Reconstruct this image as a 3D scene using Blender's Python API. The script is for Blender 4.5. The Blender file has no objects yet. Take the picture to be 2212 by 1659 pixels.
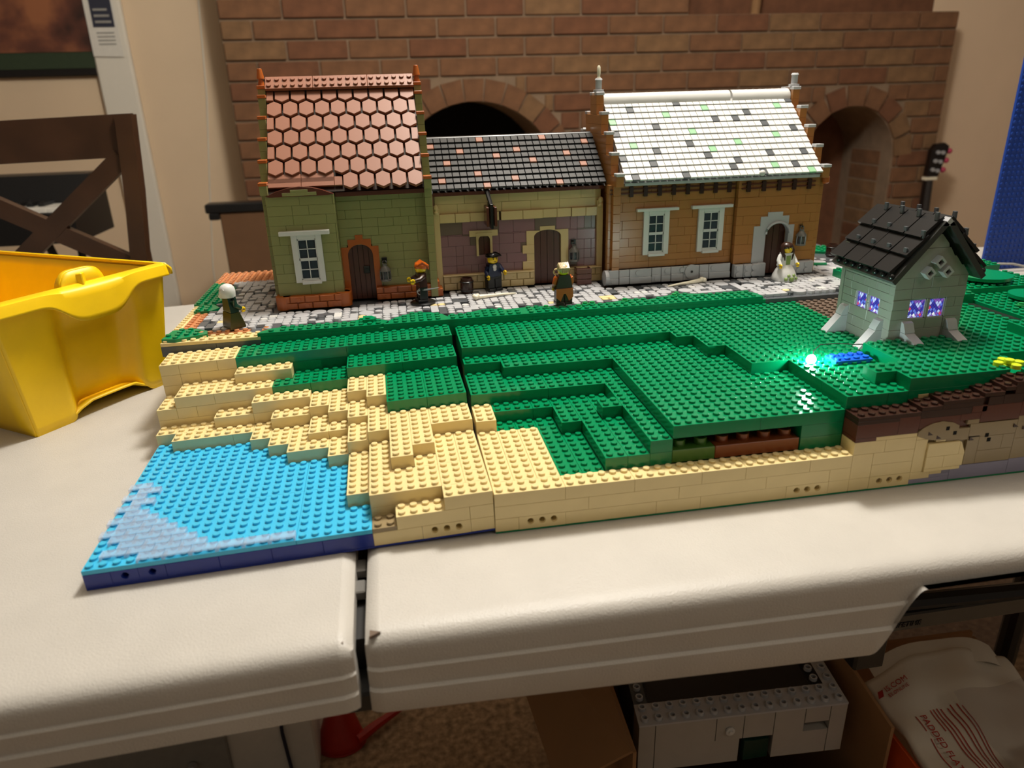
import bpy, bmesh, math, random
from mathutils import Matrix, Vector
import numpy as np
S = 0.008            # one stud = 8 mm ; all lengths below are in studs
P = 0.4              # one plate height in studs
rnd = random.Random(7)
scene = bpy.context.scene
COL = scene.collection

# ------------------------------------------------------------------ camera
R = np.array([[0.985941833447116, -0.16471830360688725, -0.028046060610782242],
              [-0.08597948745766278, -0.35621804741421764, -0.9304387300789962],
              [0.14326977628039086, 0.9197698533608072, -0.36537267009353736]])
CW = np.array([25.783970772472756, -51.20663452328733, 33.71862348660234])
FPX, IW, IH = 1555.866, 2212, 1659
cam_d = bpy.data.cameras.new('camera')
cam = bpy.data.objects.new('camera', cam_d); COL.objects.link(cam)
m3 = Matrix([[R[0][i], -R[1][i], -R[2][i]] for i in range(3)])
cam.matrix_world = Matrix.Translation(Vector(CW.tolist()) * S) @ m3.to_4x4()
cam_d.sensor_width = 36.0
cam_d.lens = FPX / IW * 36.0
cam_d.clip_start = 0.02
cam_d.clip_end = 50
cam_d.dof.use_dof = True
cam_d.dof.focus_distance = 82 * S
cam_d.dof.aperture_fstop = 8
scene.camera = cam

# ------------------------------------------------------------------ world, lamps, exposure
w = bpy.data.worlds.new('world'); scene.world = w; w.use_nodes = True
bg = w.node_tree.nodes['Background']
bg.inputs['Color'].default_value = (1.0, 0.86, 0.70, 1)
bg.inputs['Strength'].default_value = 0.10
def area(name, loc, size, power, color, look):
    d = bpy.data.lights.new(name, 'AREA'); d.shape = 'DISK'; d.size = size; d.energy = power; d.color = color
    o = bpy.data.objects.new(name, d); COL.objects.link(o)
    o.location = Vector(loc) * S
    v = Vector(look) - Vector(loc)
    o.rotation_euler = v.to_track_quat('-Z', 'Y').to_euler()
    return o
def bulb(name, loc, radius, power, color):
    d = bpy.data.lights.new(name, 'POINT'); d.shadow_soft_size = radius; d.energy = power; d.color = color
    o = bpy.data.objects.new(name, d); COL.objects.link(o); o.location = Vector(loc) * S
bulb('ceiling_lamp_over_table', (66, 64, 165), 0.13, 76, (1.0, 0.945, 0.86))
bulb('fill_light_behind_viewer', (170, -140, 175), 0.2, 8, (1.0, 0.88, 0.74))  # unseen fill light, added to brighten front faces and the right wall
vs = scene.view_settings
vs.view_transform = 'Standard'; vs.look = 'None'; vs.gamma = 1.0; vs.use_curve_mapping = False
vs.exposure = 0.0

# ------------------------------------------------------------------ materials
def lin(c):
    return tuple((v / 12.92 if v <= 0.04045 else ((v + 0.055) / 1.055) ** 2.4) for v in [x / 255 for x in c])
MATS = {}
def mat(name, rgb, rough=0.35, spec=0.5, metal=0.0, noise=0.06, nscale=60.0, bump=0.0, bscale=300.0, trans=0.0, emit=0.0, coat=0.0, ior=1.5, alpha=1.0):
    m = bpy.data.materials.new(name); m.use_nodes = True
    nt = m.node_tree; b = nt.nodes['Principled BSDF']; L = nt.links.new
    c = lin(rgb)
    tc = nt.nodes.new('ShaderNodeTexCoord')
    nz = nt.nodes.new('ShaderNodeTexNoise'); nz.inputs['Scale'].default_value = nscale; nz.inputs['Detail'].default_value = 3
    L(tc.outputs['Object'], nz.inputs['Vector'])
    mp = nt.nodes.new('ShaderNodeMapRange')
    mp.inputs['From Min'].default_value = 0.3; mp.inputs['From Max'].default_value = 0.7
    mp.inputs['To Min'].default_value = 1 - noise; mp.inputs['To Max'].default_value = 1 + noise
    L(nz.outputs['Fac'], mp.inputs['Value'])
    mx = nt.nodes.new('ShaderNodeVectorMath'); mx.operation = 'SCALE'
    mx.inputs[0].default_value = c
    L(mp.outputs['Result'], mx.inputs['Scale'])
    L(mx.outputs['Vector'], b.inputs['Base Color'])
    b.inputs['Roughness'].default_value = rough
    b.inputs['Metallic'].default_value = metal
    b.inputs['Specular IOR Level'].default_value = spec
    b.inputs['IOR'].default_value = ior
    if trans: b.inputs['Transmission Weight'].default_value = trans
    if alpha < 1: b.inputs['Alpha'].default_value = alpha
    if coat: b.inputs['Coat Weight'].default_value = coat
    if emit:
        b.inputs['Emission Color'].default_value = (*c, 1); b.inputs['Emission Strength'].default_value = emit
    if bump:
        n2 = nt.nodes.new('ShaderNodeTexNoise'); n2.inputs['Scale'].default_value = bscale; n2.inputs['Detail'].default_value = 2
        L(tc.outputs['Object'], n2.inputs['Vector'])
        bp = nt.nodes.new('ShaderNodeBump'); bp.inputs['Strength'].default_value = bump; bp.inputs['Distance'].default_value = 0.001
        L(n2.outputs['Fac'], bp.inputs['Height']); L(bp.outputs['Normal'], b.inputs['Normal'])
    MATS[name] = m
    return m
def pl(name, rgb, rough=0.26): return mat(name, rgb, rough=rough, noise=0.025)
pl('tan', (231, 211, 155)); pl('green', (0, 132, 82), 0.22); pl('azure', (66, 186, 228)); pl('dkblue', (16, 44, 140))
pl('dktan', (150, 132, 98)); pl('lbg', (186, 187, 190)); pl('dbg', (84, 88, 92)); pl('purplegrey', (140, 138, 160))
pl('redbrown', (92, 48, 34)); pl('dkbrown', (56, 34, 26)); pl('olive', (144, 144, 92)); pl('dkorange', (176, 92, 36))
pl('nougat', (204, 138, 92)); pl('terracotta', (138, 85, 60), 0.42); pl('white', (216, 216, 213)); pl('black', (16, 16, 17), 0.32)
pl('sandpurple', (140, 104, 108)); pl('cream', (212, 188, 134)); pl('mednougat', (172, 116, 62)); pl('sandgreen', (144, 192, 150))
pl('taupe', (112, 96, 84)); pl('blue', (22, 96, 214)); pl('lime', (206, 226, 40)); pl('brightgreen', (40, 150, 84))
pl('duplogreen', (78, 126, 50)); pl('duplobrown', (140, 72, 36)); pl('skin', (246, 206, 30)); pl('chapel', (154, 156, 146))
pl('pearl', (112, 110, 106), 0.28); pl('dkgrey', (62, 62, 60)); pl('silver', (170, 170, 172), 0.25); pl('hairginger', (206, 96, 22)); pl('dkgreencloth', (20, 52, 40))
pl('olivecloth', (66, 62, 30)); pl('navy', (24, 34, 66)); pl('beigehair', (198, 174, 130)); pl('dressgreen', (128, 150, 84))
pl('binyellow', (250, 206, 6), 0.42); pl('orangefig', (190, 92, 34)); pl('bone', (238, 230, 206))
mat('clear', (196, 216, 240), rough=0.08, noise=0.0, alpha=0.3)
mat('pane', (70, 84, 96), rough=0.08, noise=0.0, alpha=0.45)
mat('table_plastic', (192, 188, 181), rough=0.42, noise=0.03, nscale=30, bump=0.35, bscale=900)
mat('table_edge_black', (24, 23, 22), rough=0.5)
mat('plaster', (224, 200, 168), rough=0.8, noise=0.03, nscale=4, bump=0.1, bscale=120)
mat('plaster_right_lit', (232, 204, 172), rough=0.8, noise=0.03, nscale=4, bump=0.1, bscale=120)  # lighter copy of the plaster: extra light on this wall put into its colour
mat('mortar', (136, 114, 92), rough=0.95, noise=0.12, nscale=25, bump=0.3, bscale=200)
mat('fbrick_a', (118, 82, 55), rough=0.9, noise=0.22, nscale=20, bump=0.5, bscale=160)
mat('fbrick_b', (112, 73, 49), rough=0.9, noise=0.22, nscale=20, bump=0.5, bscale=160)
mat('fbrick_c', (124, 93, 63), rough=0.9, noise=0.22, nscale=20, bump=0.5, bscale=160)
mat('soot_and_shade', (10, 9, 8), rough=1.0)  # near-black: soot in the firebox, painted shade in holes and plank gaps
mat('carpet', (168, 142, 112), rough=1.0, noise=0.45, nscale=90, bump=0.8, bscale=400)
mat('darkwood', (62, 40, 26), rough=0.32, noise=0.25, nscale=14)
mat('cardboard', (150, 112, 74), rough=0.9, noise=0.08, nscale=12)
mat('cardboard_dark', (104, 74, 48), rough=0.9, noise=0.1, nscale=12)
mat('paper', (220, 216, 206), rough=0.85, noise=0.03)
mat('ceiling_paint', (228, 222, 212), rough=0.9, noise=0.02)
mat('mailer', (216, 208, 192), rough=0.5, noise=0.05, nscale=8, bump=0.6, bscale=22)
mat('printred', (172, 44, 34), rough=0.7)
mat('printdark', (44, 46, 62), rough=0.7)
mat('printgrey', (150, 148, 142), rough=0.7)
mat('trimwhite', (226, 220, 206), rough=0.5, noise=0.01)
mat('blackmetal', (20, 20, 21), rough=0.4)
mat('red', (178, 38, 26), rough=0.35)
mat('orange_card', (214, 84, 22), rough=0.6)
mat('royalblue', (14, 56, 140), rough=0.5)
mat('guitar_dark', (28, 20, 17), rough=0.3)
mat('pink', (184, 60, 92), rough=0.5)
mat('pinkcloth', (150, 108, 112), rough=0.8)
mat('picframe', (24, 20, 18), rough=0.4)
mat('picmat', (46, 60, 38), rough=0.8)
mat('key_white', (226, 222, 212), rough=0.3)
mat('tubclear', (168, 156, 152), rough=0.25, noise=0.02, alpha=0.28)
mat('led', (235, 255, 248), rough=0.3, emit=60)
mat('wire', (40, 48, 40), rough=0.4)

def node_mat(name):
    m = bpy.data.materials.new(name); m.use_nodes = True; MATS[name] = m
    return m, m.node_tree, m.node_tree.nodes['Principled BSDF']
# painting: brownish abstract landscape
m, nt, b = node_mat('painting')
tc = nt.nodes.new('ShaderNodeTexCoord'); nz = nt.nodes.new('ShaderNodeTexNoise'); nz.inputs['Scale'].default_value = 6; nz.inputs['Detail'].default_value = 4
nt.links.new(tc.outputs['Object'], nz.inputs['Vector'])
cr = nt.nodes.new('ShaderNodeValToRGB')
cr.color_ramp.elements[0].position = 0.36; cr.color_ramp.elements[0].color = (*lin((58, 38, 32)), 1)
cr.color_ramp.elements[1].position = 0.66; cr.color_ramp.elements[1].color = (*lin((158, 100, 66)), 1)
e = cr.color_ramp.elements.new(0.5); e.color = (*lin((104, 62, 48)), 1)
nt.links.new(nz.outputs['Fac'], cr.inputs['Fac']); nt.links.new(cr.outputs['Color'], b.inputs['Base Color']); b.inputs['Roughness'].default_value = 0.4
# stained glass: lozenges of blue, violet, white and rose, emission standing in for light from inside the chapel
m, nt, b = node_mat('stained')
L = nt.links.new
tc = nt.nodes.new('ShaderNodeTexCoord'); mp = nt.nodes.new('ShaderNodeSeparateXYZ'); L(tc.outputs['Object'], mp.inputs[0])
def math_(op, a, bb):
    n = nt.nodes.new('ShaderNodeMath'); n.operation = op
    for i, v in enumerate((a, bb)):
        if isinstance(v, (int, float)): n.inputs[i].default_value = v
        else: L(v, n.inputs[i])
    return n.outputs[0]
hsum = math_('ADD', mp.outputs[0], mp.outputs[1])
k1 = math_('ADD', math_('MULTIPLY', hsum, 1 / (0.36 * S)), math_('MULTIPLY', mp.outputs[2], 1 / (0.46 * S)))
k2 = math_('SUBTRACT', math_('MULTIPLY', hsum, 1 / (0.36 * S)), math_('MULTIPLY', mp.outputs[2], 1 / (0.46 * S)))
cv = nt.nodes.new('ShaderNodeCombineXYZ'); L(math_('FLOOR', k1, 0), cv.inputs[0]); L(math_('FLOOR', k2, 0), cv.inputs[1])
wn = nt.nodes.new('ShaderNodeTexWhiteNoise'); L(cv.outputs[0], wn.inputs['Vector'])
cr = nt.nodes.new('ShaderNodeValToRGB'); cr.color_ramp.interpolation = 'CONSTANT'
cols = [(0.0, (54, 44, 150)), (0.24, (92, 108, 206)), (0.44, (176, 186, 236)), (0.62, (120, 76, 170)), (0.76, (190, 62, 104)), (0.87, (228, 228, 240)), (0.96, (220, 200, 70))]
cr.color_ramp.elements[0].color = (*lin(cols[0][1]), 1); cr.color_ramp.elements[1].position = cols[1][0]; cr.color_ramp.elements[1].color = (*lin(cols[1][1]), 1)
for q, c in cols[2:]:
    e = cr.color_ramp.elements.new(q); e.color = (*lin(c), 1)
L(wn.outputs['Value'], cr.inputs['Fac'])
f1 = math_('LESS_THAN', math_('FRACT', k1, 0), 0.1); f2 = math_('LESS_THAN', math_('FRACT', k2, 0), 0.1)
ld = math_('MAXIMUM', f1, f2)
mx = nt.nodes.new('ShaderNodeMix'); mx.data_type = 'RGBA'; L(ld, mx.inputs[0]); L(cr.outputs['Color'], mx.inputs[6]); mx.inputs[7].default_value = (0.01, 0.01, 0.015, 1)
L(mx.outputs[2], b.inputs['Base Color']); L(mx.outputs[2], b.inputs['Emission Color']); b.inputs['Emission Strength'].default_value = 0.95
b.inputs['Roughness'].default_value = 0.2
# door planks
def planks(name, rgb, pitch):
    m, nt, b = node_mat(name); L = nt.links.new
    tc = nt.nodes.new('ShaderNodeTexCoord'); nz = nt.nodes.new('ShaderNodeTexNoise'); nz.inputs['Scale'].default_value = 200
    mpn = nt.nodes.new('ShaderNodeMapping'); mpn.inputs['Scale'].default_value = (3, 3, 0.2)
    L(tc.outputs['Object'], mpn.inputs[0]); L(mpn.outputs[0], nz.inputs['Vector'])
    mr = nt.nodes.new('ShaderNodeMapRange'); mr.inputs['To Min'].default_value = 0.75; mr.inputs['To Max'].default_value = 1.2; L(nz.outputs['Fac'], mr.inputs['Value'])
    sc = nt.nodes.new('ShaderNodeVectorMath'); sc.operation = 'SCALE'; sc.inputs[0].default_value = lin(rgb); L(mr.outputs[0], sc.inputs['Scale'])
    L(sc.outputs[0], b.inputs['Base Color']); b.inputs['Roughness'].default_value = 0.35
planks('plankbrown', (84, 47, 35), 1)

# ------------------------------------------------------------------ mesh helpers
class MBd:
    def __init__(s): s.v = []; s.f = []
    def add(s, vs, fs):
        b = len(s.v); s.v += [tuple(v) for v in vs]; s.f += [tuple(b + i for i in f) for f in fs]; return s
    def box(s, x0, x1, y0, y1, z0, z1):
        return s.add([(x0, y0, z0), (x1, y0, z0), (x1, y1, z0), (x0, y1, z0), (x0, y0, z1), (x1, y0, z1), (x1, y1, z1), (x0, y1, z1)],
                     [(3, 2, 1, 0), (4, 5, 6, 7), (0, 1, 5, 4), (1, 2, 6, 5), (2, 3, 7, 6), (3, 0, 4, 7)])
    def cbox(s, x0, x1, y0, y1, z0, z1, c=0.035):
        X, Y, Z = (x0, x1), (y0, y1), (z0, z1); vs = []
        for i in (0, 1):
            for j in (0, 1):
                for k in (0, 1):
                    a, b, d = X[i], Y[j], Z[k]
                    ax, by, dz = a + (c, -c)[i], b + (c, -c)[j], d + (c, -c)[k]
                    vs += [(a, by, dz), (ax, b, dz), (ax, by, d)]
        I = lambda i, j, k, t: 3 * (4 * i + 2 * j + k) + t
        fs = []
        for i in (0, 1):
            fs.append((I(i, 0, 0, 0), I(i, 1, 0, 0), I(i, 1, 1, 0), I(i, 0, 1, 0)))
            fs.append((I(0, i, 0, 1), I(0, i, 1, 1), I(1, i, 1, 1), I(1, i, 0, 1)))
            fs.append((I(0, 0, i, 2), I(1, 0, i, 2), I(1, 1, i, 2), I(0, 1, i, 2)))
        for i in (0, 1):
            for j in (0, 1):
                fs.append((I(i, j, 0, 0), I(i, j, 0, 1), I(i, j, 1, 1), I(i, j, 1, 0)))
                fs.append((I(i, 0, j, 0), I(i, 0, j, 2), I(i, 1, j, 2), I(i, 1, j, 0)))
                fs.append((I(0, i, j, 1), I(0, i, j, 2), I(1, i, j, 2), I(1, i, j, 1)))
                for k in (0, 1): fs.append((I(i, j, k, 0), I(i, j, k, 1), I(i, j, k, 2)))
        return s.add(vs, fs)
    def lathe(s, prof, c=(0, 0, 0), n=14, axis='z', cap=True):
        vs = []
        for r, h in prof:
            for k in range(n):
                a = 2 * math.pi * k / n; u, v = r * math.cos(a), r * math.sin(a)
                vs.append({'z': (c[0] + u, c[1] + v, c[2] + h), 'y': (c[0] + u, c[1] + h, c[2] + v), 'x': (c[0] + h, c[1] + u, c[2] + v)}[axis])
        m = len(prof); fs = [(i * n + k, i * n + (k + 1) % n, (i + 1) * n + (k + 1) % n, (i + 1) * n + k) for i in range(m - 1) for k in range(n)]
        if cap: fs += [tuple(range(n))[::-1], tuple((m - 1) * n + k for k in range(n))]
        return s.add(vs, fs)
    def stud(s, x, y, z, r=0.3, h=0.2125, n=14):
        return s.lathe([(r, -0.02), (r, h - 0.035), (r - 0.03, h)], (x, y, z), n)
    def prism(s, poly, a, b, plane='xz'):
        f = {'xz': lambda u, v, t: (u, t, v), 'yz': lambda u, v, t: (t, u, v), 'xy': lambda u, v, t: (u, v, t)}[plane]
        n = len(poly)
        vs = [f(u, v, a) for u, v in poly] + [f(u, v, b) for u, v in poly]
        return s.add(vs, [tuple(range(n))[::-1], tuple(range(n, 2 * n))] + [(k, (k + 1) % n, n + (k + 1) % n, n + k) for k in range(n)])
    def tube(s, pts, r, n=8):
        pts = [Vector(q) for q in pts]; rs = r if isinstance(r, (list, tuple)) else [r] * len(pts); vs = []
        for i, q in enumerate(pts):
            t = (pts[min(i + 1, len(pts) - 1)] - pts[max(i - 1, 0)]).normalized()
            u = t.cross(Vector((0, 0, 1)) if abs(t.z) < 0.9 else Vector((1, 0, 0))).normalized(); v = t.cross(u)
            for k in range(n):
                a = 2 * math.pi * k / n; vs.append(q + (u * math.cos(a) + v * math.sin(a)) * rs[i])
        m = len(pts)
        return s.add(vs, [(i * n + k, i * n + (k + 1) % n, (i + 1) * n + (k + 1) % n, (i + 1) * n + k) for i in range(m - 1) for k in range(n)] + [tuple(range(n)), tuple((m - 1) * n + k for k in range(n))])
    def ball(s, c, r, n=12, m=8, sc=(1, 1, 1)):
        vs = []
        for i in range(m + 1):
            th = math.pi * i / m
            for k in range(n):
                a = 2 * math.pi * k / n
                vs.append((c[0] + r * sc[0] * max(math.sin(th), 1e-3) * math.cos(a), c[1] + r * sc[1] * max(math.sin(th), 1e-3) * math.sin(a), c[2] + r * sc[2] * math.cos(th)))
        return s.add(vs, [(i * n + k, i * n + (k + 1) % n, (i + 1) * n + (k + 1) % n, (i + 1) * n + k) for i in range(m) for k in range(n)])
    def grid(s, fn, nu, nv):
        vs = [fn(i / nu, j / nv) for i in range(nu + 1) for j in range(nv + 1)]
        return s.add(vs, [(i * (nv + 1) + j, (i + 1) * (nv + 1) + j, (i + 1) * (nv + 1) + j + 1, i * (nv + 1) + j + 1) for i in range(nu) for j in range(nv)])
OFF = {}
def to_mesh(name, mb, off=(0, 0, 0), smooth=35, recalc=True):
    me = bpy.data.meshes.new(name)
    me.from_pydata([((x - off[0]) * S, (y - off[1]) * S, (z - off[2]) * S) for x, y, z in mb.v], [], mb.f)
    if recalc:
        bm = bmesh.new(); bm.from_mesh(me); bmesh.ops.recalc_face_normals(bm, faces=bm.faces); bm.to_mesh(me); bm.free()
    if smooth:
        me.shade_smooth(); me.set_sharp_from_angle(angle=math.radians(smooth))
    return me
def link(name, me, parent=None):
    o = bpy.data.objects.new(name, me); COL.objects.link(o)
    if parent is not None: o.parent = parent
    return o
def obj(name, mb, mt, parent=None, label=None, smooth=35, kind=None):
    off = OFF.get(parent.name, (0, 0, 0)) if parent is not None else (0, 0, 0)
    me = to_mesh(name, mb, off, smooth)
    me.materials.append(MATS[mt])
    o = link(name, me, parent); OFF[o.name] = off
    if label: o['label'] = label
    if kind: o['kind'] = kind
    return o
def thing(name, label, cat, loc=(0, 0, 0), rz=0, group=None, local=False):
    o = bpy.data.objects.new(name, None); COL.objects.link(o); o.empty_display_size = 0.02
    o.location = Vector(loc) * S; o.rotation_euler = (0, 0, rz)
    o['label'] = label; o['category'] = cat
    if group: o['group'] = group
    OFF[o.name] = (0, 0, 0) if local else tuple(loc)
    return o
def tag(o, label, cat, group=None):
    o['label'] = label; o['category'] = cat
    if group: o['group'] = group
    return o
def single(name, mb, mt, label, cat, loc, group=None, smooth=35):
    me = to_mesh(name, mb, loc, smooth); me.materials.append(MATS[mt])
    o = link(name, me); o.location = Vector(loc) * S; OFF[o.name] = tuple(loc)
    return tag(o, label, cat, group)
def struct(name, mb, mt, loc=(0, 0, 0), smooth=35):
    me = to_mesh(name, mb, loc, smooth); me.materials.append(MATS[mt])
    o = link(name, me); o.location = Vector(loc) * S; o['kind'] = 'structure'; OFF[o.name] = tuple(loc)
    return o
CACHE = {}
def piece(name, key, mt, parent, loc, build, rot=None, label=None, smooth=35):
    """an alike piece: shares its mesh; loc in the same frame as its parent's builder"""
    k = (key, mt)
    if k not in CACHE:
        mb = MBd(); build(mb); me = to_mesh(name, mb, (0, 0, 0), smooth); me.materials.append(MATS[mt]); CACHE[k] = me
    o = link(name, CACHE[k], parent)
    off = OFF.get(parent.name, (0, 0, 0)) if parent is not None else (0, 0, 0)
    o.location = (Vector(loc) - Vector(off)) * S
    if rot: o.rotation_euler = rot
    OFF[o.name] = tuple(loc)
    if label: o['label'] = label
    return o
GAP = 0.008
def brick(parent, x0, x1, y0, y1, zt, h, mt, cells=(), name='brick', label=None):
    w_, d_ = x1 - x0, y1 - y0; cells = tuple(sorted(cells))
    def build(mb):
        mb.cbox(GAP, w_ - GAP, GAP, d_ - GAP, 0.006, h * P - 0.003, 0.022)
        for i, j in cells: mb.stud(i + 0.5, j + 0.5, h * P)
    return piece(name, ('b', round(w_, 3), round(d_, 3), round(h, 3), cells), mt, parent, (x0, y0, (zt - h) * P), build, label=label)
def terrain(parent, rects, hide=()):
    """rects: (x0,x1,y0,y1,top in plates,material,courses,course height). Studs only where nothing stands on them."""
    hm = {}
    for q in list(rects) + list(hide):
        x0, x1, y0, y1, zt = q[:5]
        for i in range(math.floor(x0), math.ceil(x1)):
            for j in range(math.floor(y0), math.ceil(y1)): hm[i, j] = max(hm.get((i, j), -1), zt)
    for q in rects:
        x0, x1, y0, y1, zt, mt = q[:6]; n = q[6] if len(q) > 6 else 1; h = q[7] if len(q) > 7 else 3
        cells = [(i, j) for i in range(int(x1 - x0)) for j in range(int(y1 - y0)) if hm.get((math.floor(x0 + i + .5), math.floor(y0 + j + .5)), zt) <= zt]
        nm = 'plate' if h == 1 else 'brick'
        brick(parent, x0, x1, y0, y1, zt, h, mt, cells, nm)
        for k in range(1, n): brick(parent, x0, x1, y0, y1, zt - 3 * k, 3, mt)
def holes(parent, xs, y, z, mt, dark='soot_and_shade'):
    for x in xs:
        def ring(mb):
            n = 16
            mb.lathe([(0.3, -0.03), (0.3, 0.0), (0.24, 0.0), (0.24, 0.5)], (0, 0, 0), n, 'y', cap=False)
        r = piece('hole_rim', 'holerim', mt, parent, (x, y - 0.01, z), ring)
        def core(mb): mb.lathe([(0.235, 0.0), (0.235, 0.02)], (0, 0, 0), 16, 'y')
        piece('hole_core', 'holecore', dark, r, (x, y - 0.012, z), core)
def technic(parent, x0, x1, y0, y1, zt, mt, centers, cells=()):
    """a beam brick with real round holes through its front"""
    w_, d_, H = x1 - x0, y1 - y0, 3 * P
    cs = tuple(round(c - x0, 2) for c in centers)
    def build(mb):
        g = GAP; z0, z1 = 0.008, H - 0.004; zc = 0.58 * H
        mb.add([(g, g, z0), (w_ - g, g, z0), (w_ - g, d_ - g, z0), (g, d_ - g, z0), (g, g, z1), (w_ - g, g, z1), (w_ - g, d_ - g, z1), (g, d_ - g, z1)],
               [(3, 2, 1, 0), (4, 5, 6, 7), (1, 2, 6, 5), (2, 3, 7, 6), (3, 0, 4, 7)])
        edges = [g]
        for c in cs:
            a, b = max(c - 0.5, g), min(c + 0.5, w_ - g)
            if a - edges[-1] > 1e-4: mb.add([(edges[-1], g, z0), (a, g, z0), (a, g, z1), (edges[-1], g, z1)], [(0, 1, 2, 3)])
            cor = [math.atan2(v - zc, u - c) for u in (a, b) for v in (z0, z1)]
            an = sorted([2 * math.pi * k / 20 - math.pi + 0.05 for k in range(20)] + cor); n = len(an); out = []; inn = []
            for t in an:
                cx, sx = math.cos(t), math.sin(t)
                k = min([((b if cx > 0 else a) - c) / cx if abs(cx) > 1e-6 else 9, ((z1 if sx > 0 else z0) - zc) / sx if abs(sx) > 1e-6 else 9])
                out.append((c + k * cx, g, zc + k * sx)); inn.append((c + 0.3 * cx, g, zc + 0.3 * sx))
            st = [(c + 0.3 * math.cos(t), g + 0.09, zc + 0.3 * math.sin(t)) for t in an]
            s2 = [(c + 0.25 * math.cos(t), g + 0.09, zc + 0.25 * math.sin(t)) for t in an]
            bk = [(c + 0.25 * math.cos(t), g + 0.95, zc + 0.25 * math.sin(t)) for t in an]
            fs = []
            for r in range(4): fs += [(r * n + k, r * n + (k + 1) % n, (r + 1) * n + (k + 1) % n, (r + 1) * n + k) for k in range(n)]
            mb.add(out + inn + st + s2 + bk, fs + [tuple(4 * n + k for k in range(n))])
            edges.append(b)
        if w_ - g - edges[-1] > 1e-4: mb.add([(edges[-1], g, z0), (w_ - g, g, z0), (w_ - g, g, z1), (edges[-1], g, z1)], [(0, 1, 2, 3)])
        for i, j in cells: mb.stud(i + 0.5, j + 0.5, H)
    return piece('hole_brick', ('tech', w_, d_, cs, tuple(cells)), mt, parent, (x0, y0, (zt - 3) * P), build)

# ================================================================== room shell
FLOOR = -92.0
struct('floor', MBd().box(-420, 620, -420, 400, FLOOR - 4, FLOOR), 'carpet', (0, 0, FLOOR))
YB = 300.0
struct('ceiling', MBd().box(-260, 520, -320, 340, 205, 209), 'ceiling_paint', (130, 0, 205))
A1C, A1R, A1Z = 67.0, 40.0, -6.0
A2C, A2R, A2Z = 258.0, 25.0, 1.5
def arcpts(cx, cz, r, n=24): return [(cx - r * math.cos(math.pi * k / n), cz + r * math.sin(math.pi * k / n)) for k in range(n + 1)]
poly = [(-39, FLOOR), (A1C - A1R, FLOOR)] + arcpts(A1C, A1Z, A1R) + [(A1C + A1R, FLOOR), (A2C - A2R, FLOOR)] + arcpts(A2C, A2Z, A2R) + [(A2C + A2R, FLOOR), (307, FLOOR), (307, 68.5), (168, 68.5), (168, 205), (-39, 205)]
wb = struct('wall_back', MBd().prism(poly, YB + 1.2, YB + 48, 'xz'), 'mortar', (130, YB, FLOOR))
obj('firebox', MBd().box(A1C - A1R - 1, A1C + A1R + 1, YB + 46, YB + 48.5, FLOOR, 40), 'soot_and_shade', wb)
obj('niche_back', MBd().box(A2C - A2R - 1, A2C + A2R + 1, YB + 44, YB + 48.5, FLOOR, 30), 'fbrick_b', wb)
fm = ['fbrick_a', 'fbrick_a', 'fbrick_b', 'fbrick_c']
CO, BL = 8.05, 26.0
def fb(x0, x1, z0, dark=None, y=YB):
    w_ = round((x1 - x0) * 2) / 2
    if w_ < 2.5: return
    piece('fireplace_brick', ('fb', w_), dark or rnd.choice(fm), wb, (x0, y + rnd.uniform(-.25, .25), z0),
          lambda mb: mb.cbox(0.4, w_ - 0.4, 0, 8, 0.4, CO - 0.5, 0.35))
row = 0; z = -60.0
while z < 112:
    x = -39 - (BL / 2 if row % 2 else 0)
    while x < 307:
        a, b = max(x, -39), min(x + BL, 307)
        if z + CO > 69: b = min(b, 168)
        segs = [(a, b)]
        zm = z + CO / 2
        for cx, cz, r in ((A1C, A1Z, A1R), (A2C, A2Z, A2R)):
            ro = r + 10.2
            hw = None
            if zm < cz: hw = r + 0.4
            elif zm - cz < ro: hw = math.sqrt(max(ro * ro - (zm - cz) ** 2, 0)) + 0.6
            if hw:
                ns = []
                for p0, p1 in segs:
                    if p1 <= cx - hw or p0 >= cx + hw: ns.append((p0, p1)); continue
                    if p0 < cx - hw: ns.append((p0, cx - hw))
                    if p1 > cx + hw: ns.append((cx + hw, p1))
                segs = ns
        for p0, p1 in segs:
            if p1 > p0: fb(p0, p1, z)
        x += BL
    z += CO; row += 1
for cx, cz, r in ((A1C, A1Z, A1R), (A2C, A2Z, A2R)):
    n = round(math.pi * r / 8.6)
    for k in range(n):
        t = math.pi * (k + 0.5) / n
        wv = math.pi * (r + 0.5) / n * 0.94
        piece('arch_brick', ('vs', round(wv, 2)), rnd.choice(fm), wb, (cx + r * math.cos(t), YB + rnd.uniform(-.4, 0), cz + r * math.sin(t)),
              lambda mb: mb.prism([(-wv / 2, 0.2), (wv / 2, 0.2), (wv / 2 * 1.18, 9.6), (-wv / 2 * 1.18, 9.6)], 0, 9, 'xz'), rot=(0, math.pi / 2 - t, 0))
# right jamb of the niche, seen through its arch
for k in range(9):
    piece('fireplace_brick', ('jb', 1), rnd.choice(fm), wb, (A2C + A2R - 0.3, YB + 10, -60 + k * CO), lambda mb: mb.cbox(0, 3, 0.4, 25.4, 0.4, CO - .5, .3))
wbk = struct('wall_back_upper', MBd().box(168, 307, YB + 20, YB + 48, 60, 205), 'fbrick_b', (240, YB + 20, 60))
struct('wall_left', MBd().box(-260, -39, YB + 30, YB + 40, FLOOR, 205), 'plaster', (-150, YB + 30, FLOOR))
struct('wall_right', MBd().box(307, 520, YB + 20, YB + 30, FLOOR, 205), 'plaster_right_lit', (400, YB + 20, FLOOR))
struct('trim_1', MBd().cbox(-99.5, -84, YB + 26, YB + 30, FLOOR, 205, 0.8), 'trimwhite', (-92, YB + 26, FLOOR))

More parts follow.
